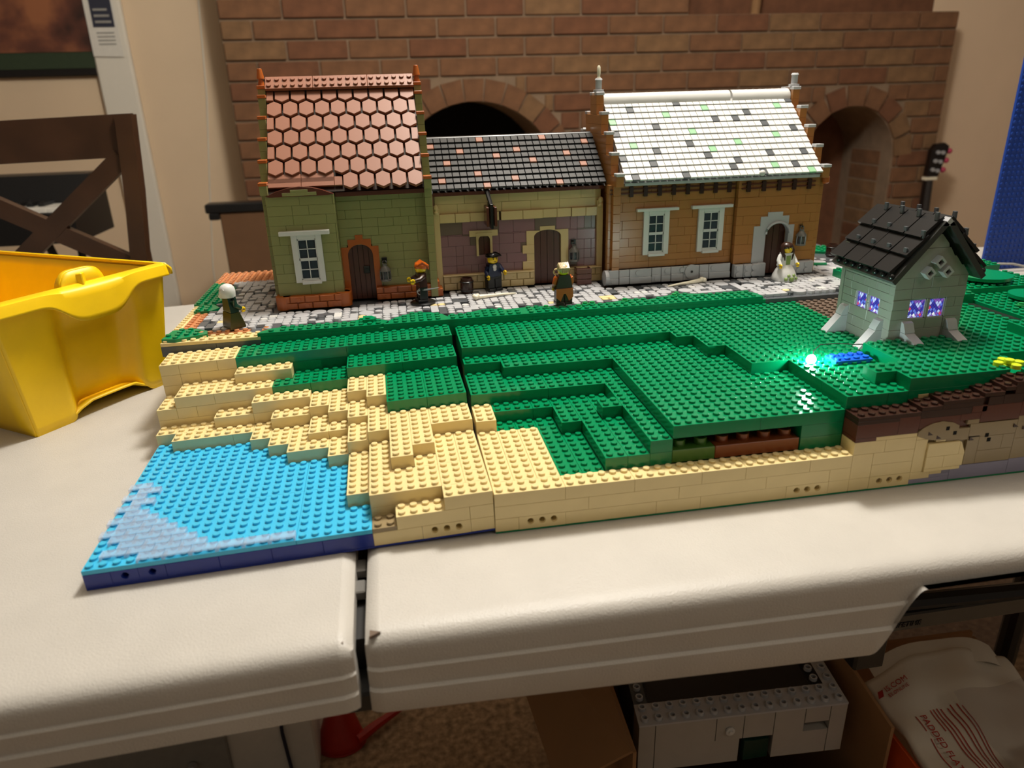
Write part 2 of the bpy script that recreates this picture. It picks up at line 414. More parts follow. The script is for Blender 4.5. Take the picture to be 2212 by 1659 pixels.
# ================================================================== folding table
tb = thing('folding_table', 'white plastic folding table with a black gap between its two halves', 'table', (21, 40, FLOOR))
def table_panel(x0, x1, bottom, mfun, label):
    prof = [(-9.2, 0), (-9.5, 0), (-10.2, -0.07), (-10.75, -0.28), (-11.1, -0.66), (-11.3, -1.2), (-11.36, -2.2), (-11.58, -2.36), (-11.6, -3.7), (-11.84, -3.86), (-11.9, -5.4), (-11.86, -5.5)]
    xs = [x0, x0 + .3, x0 + .9] + [x0 + 1 + (x1 - x0 - 2) * k / 60 for k in range(61)] + [x1 - .9, x1 - .3, x1]
    xs = sorted(set(xs + ([59 + .15 * k for k in range(34)] if x1 > 100 else [])))
    mb = MBd(); n = len(prof); vs = []
    kk = lambda x: 1.0 if x1 < 100 else (5.8 + (min(x, 60) - 21) * .041) / 5.5
    for x in xs:
        e = min(x - x0, x1 - x); rd = 0.55 * max(0, 1 - e / 0.9) ** 2
        bz = bottom(x)
        vs.append((x, 92.0, -rd))
        for y, zz in prof: vs.append((x, y + rd * .6, max(zz * (1 if zz > -1.3 else kk(x)), bz) - rd * (1 if zz > -.5 else 0)))
        vs.append((x, -9.6, bz)); vs.append((x, -9.6, -1.8)); vs.append((x, 92.0, -1.8))
    m = n + 4
    fs = [(i * m + k, (i + 1) * m + k, (i + 1) * m + (k + 1) % m, i * m + (k + 1) % m) for i in range(len(xs) - 1) for k in range(m)]
    fs += [tuple(range(m)), tuple((len(xs) - 1) * m + k for k in range(m))]
    mb.add([mfun(v) for v in vs], fs)
    # mitred corner wedge next to the hinge
    return obj('tabletop_half', mb, 'table_plastic', tb, label, smooth=40)
MA = Matrix(((0.9995100175774019, -0.016022298163853584, -0.02688885873313366, 0.02680085150396577),
             (0.01601650348198612, 0.9998716347419545, -0.00043087662149670996, -0.3967477553595516),
             (0.02689231077154528, 0.0, 0.9996383364104073, -0.5378462154309058), (0, 0, 0, 1)))
def fromA(v): return tuple(MA @ Vector(v))
def btm(x):
    f = -5.8 - (min(x, 60) - 21) * 0.041
    if x < 59.6: return f
    if x > 63.4: return -1.75
    t = (x - 59.6) / 3.8; t = t * t * (3 - 2 * t)
    return f + t * (-1.75 - f)
table_panel(-120, 20.38, lambda x: -5.0, lambda v: fromA(v), 'left half of the white table top')
table_panel(21.38, 190, btm, lambda v: (v[0] + .0, v[1] + 0.012 * (v[0] - 21) * 0 + 0.3, v[2]), 'right half of the white table top')
obj('hinge_bar', MBd().box(20.2, 21.5, -8, 90, -6.3, -2.2).cbox(19.6, 22.2, -10.6, -4, -6.6, -4.9, .2), 'table_edge_black', tb)
for yy in (-4, -1.2): obj('hinge', MBd().cbox(20.35, 21.2, yy, yy + 1.6, -1.9, -1.1, .1), 'pearl', tb)
obj('leg_rail', MBd().tube([(74, 10, -27), (76.5, 10, -24), (81, 10, -22.4), (97.4, 10, -23.2), (130, 10, -24)], 1.0, 8), 'blackmetal', tb, 'black curved steel rail')
obj('leg', MBd().tube([(125.2, 34, -2), (125.2, 34, -50), (125.2, 34, FLOOR)], 1.7, 10), 'blackmetal', tb)
obj('rail_plate', MBd().cbox(77, 130, 9.2, 10.6, -26, -23.6, .2), 'dkgrey', tb)
for sx, xx in ((1, 21.75), (-1, 19.95)):
    obj('corner_notch_shade', MBd().prism([(xx, -9.9), (xx + sx * .75, -10.2), (xx, -10.6)], -.2 if sx > 0 else -.5, .02 if sx > 0 else -.24, 'xy'), 'taupe', tb)  # dark wedges on the surface, painted as shaded corner recesses
obj('leg_foot', MBd().cbox(75.4, 79.4, 9, 12, -31, -25, .3), 'blackmetal', tb)
obj('leg', MBd().tube([(-66, 12, -7), (-66, 12, FLOOR)], 1.5, 10), 'blackmetal', tb)
obj('leg', MBd().tube([(-66, 74, -7), (-66, 74, FLOOR)], 1.5, 10), 'blackmetal', tb)

# ================================================================== terrain module A : sea and stepped sandy beach
ta = thing('beach_module', 'toy brick terrain module with bright blue sea and stepped sandy beach', 'terrain model')
ta.matrix_world = Matrix.Translation(MA.translation * S) @ MA.to_3x3().to_4x4()
brick(ta, 0, 32, 0, 32, 0.5, 0.5, 'dkblue', name='baseplate')
obj('core', MBd().box(.3, 31.7, 2.2, 31.6, .2, 1.35), 'dkblue', ta)
obj('core', MBd().box(16, 31.7, 16.5, 31.6, 1.4, 3.7), 'dktan', ta)
for a, b in ((0, 2), (6, 10), (10, 14), (14, 18), (18, 22)): brick(ta, a, b, 0, 2, 3.5, 3, 'dkblue')
technic(ta, 2, 4, 0, 2, 3.5, 'dkblue', (3,)); technic(ta, 4, 6, 0, 2, 3.5, 'dkblue', (5,))
for a, b in ((2, 8), (8, 16), (16, 22)): brick(ta, 0, 2, a, b, 3.5, 3, 'dkblue')
brick(ta, 22, 26, 0, 2, 3.5, 3, 'tan'); technic(ta, 26, 30, 0, 2, 3.5, 'tan', (27, 28, 29)); brick(ta, 30, 32, 0, 2, 3.5, 3, 'tan')
brick(ta, 30, 32, 0, 2, 6.5, 3, 'tan')
T, G = 'tan', 'green'
az = [(0, 16, 0, 8, 4.5), (0, 16, 8, 16, 4.5), (0, 14, 16, 22, 4.5), (16, 22, 0, 8, 4.5), (16, 22, 8, 16, 4.5)]
rects = [q + ('azure', 1, 1) for q in az]
rects += [(22, 24, 0, 2, 4.5, 'dktan', 1, 1)]
for q in [(0, 2, 22, 24), (2, 8, 20, 22), (8, 10, 20, 22), (2, 6, 22, 24), (10, 12, 18, 22), (12, 14, 16, 20), (14, 16, 16, 20), (14, 18, 14, 16), (18, 20, 12, 16), (20, 22, 4, 12)]: rects.append(q + (7.5, T))
for q in [(6, 10, 22, 24), (12, 16, 20, 22), (20, 22, 12, 16)]: rects.append(q + (10.5, T))
rects += [(10, 16, 22, 24, 13.5, T, 2), (16, 18, 16, 20, 9.5, T), (18, 20, 16, 18, 9.5, T), (24, 30, 0, 2, 6.5, T)]
rects += [(0, 2, 24, 28, 12.5, T), (16, 18, 20, 24, 12.5, T), (18, 20, 18, 24, 12.5, T), (20, 22, 16, 20, 12.5, T), (22, 24, 12, 18, 12.5, T), (24, 26, 6, 16, 12.5, T), (26, 28, 8, 16, 12.5, T), (28, 32, 12, 16, 12.5, T)]
rects += [(2, 6, 24, 28, 15.5, T), (6, 12, 24, 26, 15.5, T), (6, 8, 26, 28, 15.5, T), (20, 22, 20, 24, 15.5, T), (22, 24, 18, 24, 15.5, T)]
rects += [(12, 16, 24, 26, 15.5, G), (16, 20, 24, 26, 15.5, G), (14, 20, 26, 28, 15.5, G), (24, 28, 16, 24, 15.5, G), (28, 32, 16, 24, 15.5, G)]
rects += [(8, 14, 26, 28, 18.5, T), (20, 26, 24, 28, 18.5, G), (26, 32, 24, 28, 18.5, G)]
rects += [(0, 2, 28, 32, 21.5, T, 2), (2, 6, 28, 32, 21.5, T, 1), (6, 8, 28, 32, 21.5, T, 1), (8, 20, 28, 32, 21.5, G, 2), (20, 32, 28, 32, 21.5, G, 2)]
rects += [(22, 24, 6, 12, 9.5, T), (22, 28, 2, 6, 9.5, T), (28, 30, 2, 6, 9.5, T), (26, 28, 6, 8, 9.5, T), (28, 30, 6, 12, 9.5, T), (30, 32, 4, 12, 9.5, T), (28, 32, 0, 2, 9.5, T), (30, 32, 2, 4, 9.5, T)]
terrain(ta, rects)
for q in [(2, 4, 24, 26, 12.5), (4, 10, 24, 26, 12.5), (0, 10, 24, 26, 9.5), (2, 4, 28, 30, 18.5), (4, 8, 28, 30, 18.5), (0, 8, 28, 30, 15.5), (22, 24, 2, 4, 6.5), (24, 28, 2, 4, 6.5), (22, 24, 6, 12, 6.5), (16, 20, 20, 22, 9.5)]:
    brick(ta, *q, 3, T)
for x in (14, 17): brick(ta, x, x + 3, 28, 30, 18.5, 3, G)
for r_, x0, n in [(0, 4, 6), (1, 1, 4), (2, 2, 3), (3, 1, 3), (4, 0, 3), (5, 1, 2), (6, 0, 2), (7, 1, 1), (8, 0, 1), (9, 1, 1), (10, 0, 1), (11, 1, 1), (12, 0, 1)]:
    for k in range(n):
        def tile(mb):
            mb.cbox(.02, 1.98, .02, .98, .24, P, .03)
            for q in ((.02, .14), (1.86, 1.98)): mb.box(q[0], q[1], .02, .98, .005, .24)
        piece('clear_tile', 'cleartile', 'clear', ta, (x0 + 2 * k, r_, 4.5 * P), tile)

# ================================================================== terrain module B : meadow
tbm = thing('meadow_module', 'toy brick terrain module of stepped green meadow behind a low sandy wall', 'terrain model', (32, 0, 0))
brick(tbm, 32.02, 63.98, 0.05, 32, 0.5, 0.5, 'green', name='baseplate')
obj('core', MBd().box(32.3, 63.7, 16.5, 31.7, .2, 6.0), 'green', tbm)
obj('core', MBd().box(32.3, 63.7, 2.2, 31.7, .2, 2.5), 'green', tbm)
for a, b in ((32, 34), (38, 46), (46, 50), (50, 58), (62, 64)): brick(tbm, a, b, 0, 2, 3.5, 3, T)
technic(tbm, 34, 38, 0, 2, 3.5, T, (35, 36, 37)); technic(tbm, 58, 62, 0, 2, 3.5, T, (59, 60, 61))
for a, b in ((32, 40), (40, 48), (48, 56), (56, 62), (62, 64)): brick(tbm, a, b, 0, 2, 6.5, 3, T)
rects = [(a, b, 0, 2, 9.5, T) for a, b in ((32, 38), (38, 44), (44, 50), (50, 54), (54, 60), (60, 64))]
rects += [(32, 34, 2, 12, 9.5, T, 2), (34, 36, 2, 7, 9.5, T), (34, 36, 7, 12, 9.5, T), (36, 38, 2, 12, 9.5, T)]
rects += [(38, 40, 2, 12, 9.5, G), (40, 42, 2, 10, 9.5, G), (34, 36, 12, 14, 9.5, G), (36, 38, 12, 14, 9.5, G), (38, 40, 12, 14, 9.5, G)]
rects += [(32, 34, 12, 16, 12.5, T, 2), (34, 38, 14, 16, 12.5, G), (38, 40, 14, 16, 12.5, G), (40, 42, 10, 16, 12.5, G), (42, 44, 2, 16, 12.5, G), (44, 46, 2, 10, 12.5, G), (44, 46, 12, 16, 12.5, G)]
rects += [(32, 40, 16, 20, 15.5, G, 2), (40, 48, 16, 20, 15.5, G), (32, 36, 20, 22, 15.5, G), (46, 48, 2, 16, 15.5, G, 2), (44, 46, 10, 12, 15.5, G)]
rects += [(32, 36, 22, 24, 18.5, G, 2), (36, 48, 20, 24, 18.5, G), (48, 56, 2, 10, 18.5, G), (56, 64, 2, 12, 18.5, G), (48, 56, 10, 24, 18.5, G), (56, 58, 12, 22, 18.5, G), (58, 60, 12, 18, 18.5, G)]
rects += [(32, 48, 24, 32, 21.5, G, 2), (48, 56, 24, 32, 21.5, G), (56, 64, 22, 32, 21.5, G), (58, 60, 18, 22, 21.5, G), (60, 64, 12, 22, 21.5, G)]
terrain(tbm, rects)
for zt in (15.5, 12.5): brick(tbm, 60, 64, 2, 4, zt, 3, G)
obj('hollow_shade', MBd().box(48, 60, 4.3, 4.6, 3.8, 6.2), 'black', tbm)  # black sheet paints the shade inside the hollow
def duplo(x0, x1, mt, cs):
    def build(mb):
        mb.cbox(GAP, x1 - x0 - GAP, 0.05, 2.2, 0, 3 * P, .05)
        for c in cs: mb.lathe([(.58, -.02), (.58, .6), (.55, .63), (.36, .63), (.36, .2)], (c - x0, 1.1, 3 * P), 20)
    piece('large_brick', ('dup', x0), mt, tbm, (x0, 2.05, 9.5 * P), build)
duplo(48.02, 52, 'duplogreen', (49, 51)); duplo(52, 59.98, 'duplobrown', (53, 55, 57, 59))

# ================================================================== terrain module C : layered cliff
tcm = thing('cliff_module', 'toy brick terrain module with layered brown and sandy cliff face under green field', 'terrain model', (64, 0, 0))
brick(tcm, 64.02, 98, 0.05, 32, 0.5, 0.5, 'green', name='baseplate')
obj('core', MBd().box(64.3, 97.8, 2.4, 31.8, .2, 8.3), 'green', tcm)
technic(tcm, 66, 70, 0, 2, 3.5, T, (67, 68, 69))
obj('cliff_backing', MBd().box(64.1, 92, .3, 1.9, .3, 13.6 * P), 'dktan', tcm); obj('cliff_backing', MBd().box(64.1, 92, .25, 1.9, 13.4 * P, 17.4 * P), 'redbrown', tcm); obj('cliff_backing', MBd().box(76, 92, .25, 1.9, 17.4 * P, 20.4 * P), 'dkbrown', tcm)
def cb(x0, x1, z0, z1, mt, y0=0.0, y1=2.0, nm='brick'): return brick(tcm, x0, x1, y0, y1, z1, z1 - z0, mt, name=nm)
for q in [(64, 66, .5, 3.5), (64, 66, 3.5, 9.5), (66, 70, 3.5, 6.5), (66, 70, 6.5, 9.5), (64, 67, 9.5, 12.5), (67, 70, 9.5, 12.5), (66, 70, 12.5, 13.4), (70, 72, 1.6, 3.4), (72, 73.2, 2.4, 3.4), (70, 71.2, 3.4, 11.6), (70, 72, 11.6, 13.2), (72, 73, 10.6, 12.2)]: cb(*q, T)
for q in [(71.2, 74.8, 3.4, 4.2), (71.2, 73, 4.2, 7.2), (73, 75, 4.2, 7.2), (71.2, 74.4, 7.2, 10.4)]: cb(*q, T, -0.18)
obj('slope_brick', MBd().prism([(74.4, 7.2 * P), (75, 7.2 * P), (74.9, 8 * P), (74.5, 10.2 * P), (74.4, 10.3 * P)], -.18, .2, 'xz'), T, tcm)
for q in [(70, 74, .5, 1.6), (72, 74, 1.6, 2.4), (73.2, 74, 2.4, 3.4), (74, 80, .5, 3.9), (80, 86, .5, 4.2), (86, 92, .5, 4.2), (83, 84, 4.2, 5.2)]: cb(*q, 'purplegrey')
for q in [(75.2, 76.4, 4, 11.2), (76.4, 80, 4, 7.2), (80, 83, 4.2, 9.4), (84, 88, 4.2, 9.6), (76.4, 78.8, 7.2, 10.8), (78.8, 80, 7.2, 10.8), (73, 75.2, 10.4, 13.4), (75.2, 80, 10.8, 14.2), (80, 82, 9.4, 13.6), (82.4, 84, 9.4, 12.4), (80, 88, 13.4, 15), (84.4, 88, 9.6, 13.4), (74.8, 76, 14.2, 15.3)]: cb(*q, 'dktan')
obj('fossil_arch', MBd().prism([(70, 12.6 * P), (71, 11.6 * P), (72.2, 11.0 * P), (74, 11.2 * P), (74, 14.3 * P), (73.3, 15.2 * P), (72.3, 15.7 * P), (71.3, 15.4 * P), (70.5, 14.6 * P), (70, 13.6 * P)], -.06, .8, 'xz'), 'dktan', tcm)
for x, z in ((72.7, 13.4), (73.5, 12.1), (76.9, 10.6), (81.2, 12.6), (82.1, 12), (77.2, 9.4)): obj('peg_hole_shade', MBd().box(x, x + .34, -.075 if x < 74 else -.03, .3, z * P, (z + .9) * P), 'soot_and_shade', tcm)  # near-black blocks paint the shade of small square holes
for x, z in ((71, 12.6), (71.9, 11.5), (75.3, 10.2), (79.6, 12.4), (80.6, 11.6)): obj('notch_shade', MBd().prism([(x, z * P), (x + .5, z * P), (x, (z + .9) * P)], -.08, .2, 'xz'), 'dkbrown', tcm)  # dark brown wedges paint the shadow of triangular recesses
for q in [(64, 66, 12.5, 13.4), (64, 68, 13.4, 16.7), (68, 70, 13.4, 17.5), (70, 74, 14.2, 16.8), (74, 76, 15.3, 17), (76, 80, 14.4, 18.4), (80, 86, 15, 18.6), (75, 76.5, 17, 18.6)]: cb(*q, 'redbrown')
for q in [(64, 68, 16.7, 17.5), (70, 75, 16.8, 18.5), (76.5, 78, 18.4, 20.4), (78, 80, 18.4, 20.6), (80, 88, 18.6, 21.5), (72, 76, 18.5, 19.5), (79, 88, 20.6, 22.5)]: cb(*q, 'dkbrown')
rects = [(64, 70, 0, 2, 18.5, 'dkbrown', 1, 1), (70, 72, 0, 2, 19.5, 'dkbrown', 1, 1), (72, 76, 0, 2, 20.5, 'dkbrown', 1, 1), (76, 78, 0, 2, 21.5, 'dkbrown', 1, 1), (78, 79, 0, 2, 22.5, 'dkbrown', 1, 1), (79, 81, 0, 2, 23.5, 'dkbrown', 1, 1)]
rects += [(64, 68, 2, 6, 21.5, G), (68, 70, 2, 4, 21.5, G), (64, 72, 6, 12, 21.5, G), (64, 72, 12, 22, 21.5, G), (72, 76, 12, 22, 21.5, G), (64, 76, 22, 32, 21.5, G), (76, 86, 21, 32, 21.5, 'taupe', 1, 1)]
rects += [(70, 80, 2, 4, 24.5, G, 2), (68, 70, 4, 6, 24.5, G), (70, 82, 4, 6, 24.5, G), (72, 80, 6, 12, 24.5, G), (80, 88, 6, 12, 24.5, G), (83, 92, 12, 22, 24.5, G), (88, 92, 4.0, 12, 24.5, G), (81, 90, 0, 2, 24.5, G)]
rects += [(84, 93, 22, 30, 27.5, G, 1, 3), (93, 104, 13, 24, 25.5, G, 1, 1), (88.4, 96.4, 9, 12, 27, G, 1, 3)]
terrain(tcm, rects, hide=[(75, 83, 12, 21, 40)])
brick(tcm, 71, 76, 1.95, 2.05, 20.4, 1.4, 'cream', name='panel')
# ================================================================== street module behind the terrain
st = thing('street_module', 'long toy brick base with grey cobbled street and green verge carrying the houses', 'terrain model', (48, 50, 0))
SX0, SX1, SY0, SY1 = -1.5, 98.0, 32.15, 68.0
obj('core', MBd().box(SX0 + .1, SX1, SY0 + .5, SY1, .05, 22 * P), 'dbg', st)
brick(st, SX0, 4.5, SY0, SY0 + 2, 22, 3, 'dbg'); brick(st, 4.5, 9.5, SY0, SY0 + 2, 22, 3, 'dbg')
x = 9.5
while x < 72: brick(st, x, min(x + 8, 72), SY0, SY0 + 2, 23, 4, 'green'); x += 8
brick(st, 72, 98, SY0, SY0 + 2, 22, 3, 'dbg')
brick(st, 1.5, SX1, 34.05, SY1, 23, 1, 'dbg', name='plate')
brick(st, 9.5, SX1, SY0 + .02, 34.05, 22.98, 1, 'dbg', name='plate')
def cells(w_, d_): return [(i, j) for i in range(int(w_)) for j in range(int(d_))]
brick(st, SX0, 3.5, SY0, SY0 + 2, 23, 1, 'tan', cells(5, 2), 'plate'); brick(st, 3.5, 9.5, SY0, SY0 + 2, 23, 1, 'tan', cells(6, 2), 'plate')
for y in (34.05, 42.05, 50.05): brick(st, SX0, SX0 + 1, y, y + 8, 23, 1, 'tan', cells(1, 8), 'plate')
for y in (34.05, 40.05, 46.05, 52.05): brick(st, -.5, 1.5, y, y + 6, 23, 1, 'nougat', cells(2, 6), 'plate')
for x in (SX0, 4.5): brick(st, x, x + 6, 60, 68, 23.6, 1.6, 'nougat', cells(6, 8), 'plate')
brick(st, 9.4, 10.4, 34.0, 35, 23.6, .6, 'nougat', cells(1, 1), 'plate'); brick(st, 2, 8, 34, 34.9, 23.5, .5, 'nougat', cells(6, 1), 'plate')
def blob(poly, studs, zt=24, h=1, mt='green', nm='leaf_plate'):
    mb = MBd().prism(poly, (zt - h) * P, zt * P, 'xy')
    for a, b in studs: mb.stud(a, b, zt * P)
    return obj(nm, mb, mt, st)
greens = []
def inside(px, py, poly):
    c = False; n = len(poly)
    for i in range(n):
        (x1, y1), (x2, y2) = poly[i], poly[(i + 1) % n]
        if (y1 > py) != (y2 > py) and px < (x2 - x1) * (py - y1) / (y2 - y1) + x1: c = not c
    return c
def gblob(poly, dx=0.0):
    greens.append(poly); ss = []
    x0, x1 = min(q[0] for q in poly), max(q[0] for q in poly); y0, y1 = min(q[1] for q in poly), max(q[1] for q in poly)
    for i in range(int(x1 - x0) + 1):
        for j in range(int(y1 - y0) + 1):
            a, b = x0 + i + .5 + dx, y0 + j + .5
            if all(inside(a + u, b + v, poly) for u in (-.3, .3) for v in (-.3, .3)): ss.append((a, b))
    return blob(poly, ss)
Y0 = SY0
gblob([(9.2, Y0), (11.5, Y0), (11.5, Y0 + 1.9), (10.6, Y0 + 1.7), (9.6, Y0 + .8)])
gblob([(11.5, Y0), (15.5, Y0), (15.5, Y0 + 2), (11.5, Y0 + 2)]); gblob([(15.5, Y0), (19.5, Y0), (19.5, Y0 + 2.1), (15.5, Y0 + 2)])
gblob([(19.5, Y0), (23, Y0), (24.2, Y0 + .6), (24.2, Y0 + 1.4), (22.6, Y0 + 2.8), (20.8, Y0 + 2.9), (19.5, Y0 + 2.1)])
blob([(21.2, 33.2), (22.4, 33.2), (22.8, 34), (22.2, 34.9), (21.2, 35)], [(21.8, 33.7)], 25)
gblob([(23.6, Y0), (27.6, Y0), (27.6, Y0 + 4.2), (26.4, Y0 + 3.6), (25, Y0 + 2.5), (24.2, Y0 + 1.3)])
gblob([(27.6, Y0), (31.4, Y0), (31.4, Y0 + 1.2), (30.8, Y0 + 2.6), (29.4, Y0 + 3.8), (27.6, Y0 + 4.2)])
gblob([(31.4, Y0), (33.4, Y0), (33.4, Y0 + 2), (31.4, Y0 + 2)])
gblob([(33.4, Y0), (37.4, Y0), (37.4, Y0 + 3.2), (36.4, Y0 + 3.6), (35.2, Y0 + 3.1), (33.4, Y0 + 2.1)])
gblob([(37.4, Y0), (41, Y0), (41, Y0 + 3), (39, Y0 + 2.6), (37.4, Y0 + 3.2)])
gblob([(41, Y0), (45, Y0), (45, Y0 + 2.4), (43, Y0 + 3), (41, Y0 + 3)]); gblob([(45, Y0), (51, Y0), (51, Y0 + 2.2), (45, Y0 + 2.4)])
gblob([(51, Y0), (57, Y0), (57, Y0 + 3), (55, Y0 + 3.2), (51, Y0 + 2.2)]); gblob([(57, Y0), (63, Y0), (63, Y0 + 4), (61.5, Y0 + 4.4), (60, Y0 + 3.6), (57, Y0 + 2.4)])
gblob([(63, Y0), (68, Y0), (68, Y0 + 3.2), (66, Y0 + 2.8), (63, Y0 + 4)]); gblob([(68, Y0), (71.6, Y0), (71.6, Y0 + 1.6), (70.6, Y0 + 3.4), (68, Y0 + 3.2)])
gblob([(-1.4, 32.6), (.2, 32.2), (3.4, 33.6), (3.2, 34.8), (1.4, 36.2), (-1.0, 36)])
gblob([(-.6, 44.4), (1.6, 44.2), (2.4, 45.6), (1.2, 47.6), (-.4, 47.4)]); gblob([(-1.4, 48), (1.4, 48), (2.8, 52), (2.4, 57), (.6, 60), (-1.4, 60)])
gblob([(86, 56), (92, 57), (97, 54), (97, 60), (86, 60)]); blob([(86.2, 47), (89, 46.2), (89.4, 47), (86.6, 47.8)], [], 24.6)
def ring(x, y, z=24):
    piece('flower_stud', 'flower', 'brightgreen', st, (x, y, z * P), lambda mb: mb.lathe([(.46, 0), (.46, .14), (.42, .2), (.3, .2), (.3, .38), (.2, .4)], (0, 0, 0), 12))
for x, y in ((43.6, 33.9), (47.6, 33.2), (48.7, 34.2), (49.6, 34.2), (60.8, 35.2), (61.4, 35.9), (54, 34.6)): ring(x, y)
# cobbles
houses = [(10.0, 20.0, 41.4, 68), (19.5, 32.2, 43.4, 68), (31.5, 54.2, 45.9, 68), (54, 84.7, 42.6, 66)]
free = {}
for i in range(1, 96):
    for j in range(0, 30):
        cx, cy = i + 1.0, 33.0 + j + .5
        ok = cx < 97.5 and cy < 61.5 and not any(inside(cx + u, cy + v, g) for g in greens for u in (-.4, .4) for v in (-.4, .4))
        if cx < 9.6 and cy < 34.6: ok = False
        if cx < 1.9: ok = False
        for a, b, c_, d in houses:
            if a - .4 < cx < b + .4 and c_ - .4 < cy < d: ok = False
        if cx > 86 and cy > 46 + (97 - cx) * .9: ok = False
        free[i, j] = ok
tiles = []
def take(cs):
    for c in cs: free[c] = False
for (i, j) in sorted(free, key=lambda q: rnd.random()):
    if not free[i, j]: continue
    q4 = [(i, j), (i + 1, j), (i, j + 1), (i + 1, j + 1)]; r = rnd.random()
    if r < .16 and all(free.get(c) for c in q4): take(q4); tiles.append(('r2', i + 1.5, 33 + j + 1.0))
    elif r < .22 and free.get((i + 1, j)): take(q4[:2]); tiles.append(('x2', i + 1.5, 33 + j + .5))
    elif r < .27 and free.get((i, j + 1)): take([q4[0], q4[2]]); tiles.append(('y2', i + 1.0, 33 + j + 1.0))
    elif r < .78: free[i, j] = False; tiles.append(('r1', i + 1.0, 33 + j + .5))
    elif r < .93: free[i, j] = False; tiles.append(('s1', i + 1.0, 33 + j + .5))
def tilemesh(k, mb, ox=0, oy=0, oz=0):
    if k == 'r2': mb.lathe([(.97, 0), (.97, .34), (.92, P)], (ox, oy, oz), 18)
    elif k == 'r1': mb.lathe([(.475, 0), (.475, .35), (.44, P)], (ox, oy, oz), 10)
    else:
        a, b = {'x2': (.98, .48), 'y2': (.48, .98), 's1': (.48, .48)}[k]; mb.cbox(ox - a, ox + a, oy - b, oy + b, oz, oz + P, .04)
yel = [(30.6, 39.4), (45.2, 36.6), (52.6, 37.0), (76, 34.6), (21.6, 36.2), (4.6, 38.6)]
def cmat(k, x, y):
    if any(abs(x - a) < .8 and abs(y - b) < .8 for a, b in yel): return 'tan'
    r = random.Random(int(x * 977 + y * 131)).random()
    return 'dbg' if r < .14 else ('white' if r < .17 else 'lbg')
tiles.sort(key=lambda q: (q[2] * 1.0 - (3 if q[0] in ('r2', 'x2', 'y2') else 0)) + (0 if q[1] > 2 else 5))
for k, x, y in tiles[:300]:
    piece('cobble_tile', ('cob', k), cmat(k, x, y), st, (x, y, 23 * P), lambda mb: tilemesh(k, mb))
mb = MBd(); mi = []; ml = ['lbg', 'dbg', 'white', 'tan']
for k, x, y in tiles[300:]:
    n0 = len(mb.f); tilemesh(k, mb, x, y, 23 * P); mi += [ml.index(cmat(k, x, y))] * (len(mb.f) - n0)
me = to_mesh('cobble_tiles', mb, OFF[st.name], recalc=False)
for q in ml: me.materials.append(MATS[q])
me.polygons.foreach_set('material_index', mi)
o = link('cobble_tiles', me, st); o['kind'] = 'stuff'

# ================================================================== house helpers
def bwall(pa, x0, x1, z0, z1, yf, dep, mt, openings=(), seed=1, lens=(2, 3, 4), alt=None):
    r = random.Random(seed); k = 0
    br = sorted({z0, z1} | {round(q, 2) for o_ in openings for q in o_[2:] if z0 + .5 < q < z1 - .5}); cs = []
    for a_, b_ in zip(br, br[1:]):
        n_ = max(1, round((b_ - a_) / 3)); cs += [(a_ + (b_ - a_) * i_ / n_, (b_ - a_) / n_) for i_ in range(n_)]
    for z, h in cs:
        x = x0 - r.choice((0, 1, 2))
        while x < x1 - .05:
            ln = r.choice(lens); a, b = max(x, x0), min(x + ln, x1); x += ln
            if b - a < .05: continue
            sg = [(a, b)]
            for oa, ob, oz0, oz1 in openings:
                if z + h > oz0 + .05 and z < oz1 - .05:
                    ns = []
                    for p, q in sg:
                        if q <= oa or p >= ob: ns.append((p, q)); continue
                        if p < oa: ns.append((p, oa))
                        if q > ob: ns.append((ob, q))
                    sg = ns
            for p, q in sg:
                if q - p > .12:
                    w_ = round(q - p, 2); hh = round(h * P, 3); m_ = alt if (alt and r.random() < .12) else mt
                    piece('brick', ('w', w_, dep, hh), m_, pa, (p, yf - (r.random() < .12) * .05, z * P), lambda mb: mb.cbox(.012, w_ - .012, 0, dep, .01, hh - .01, .022))
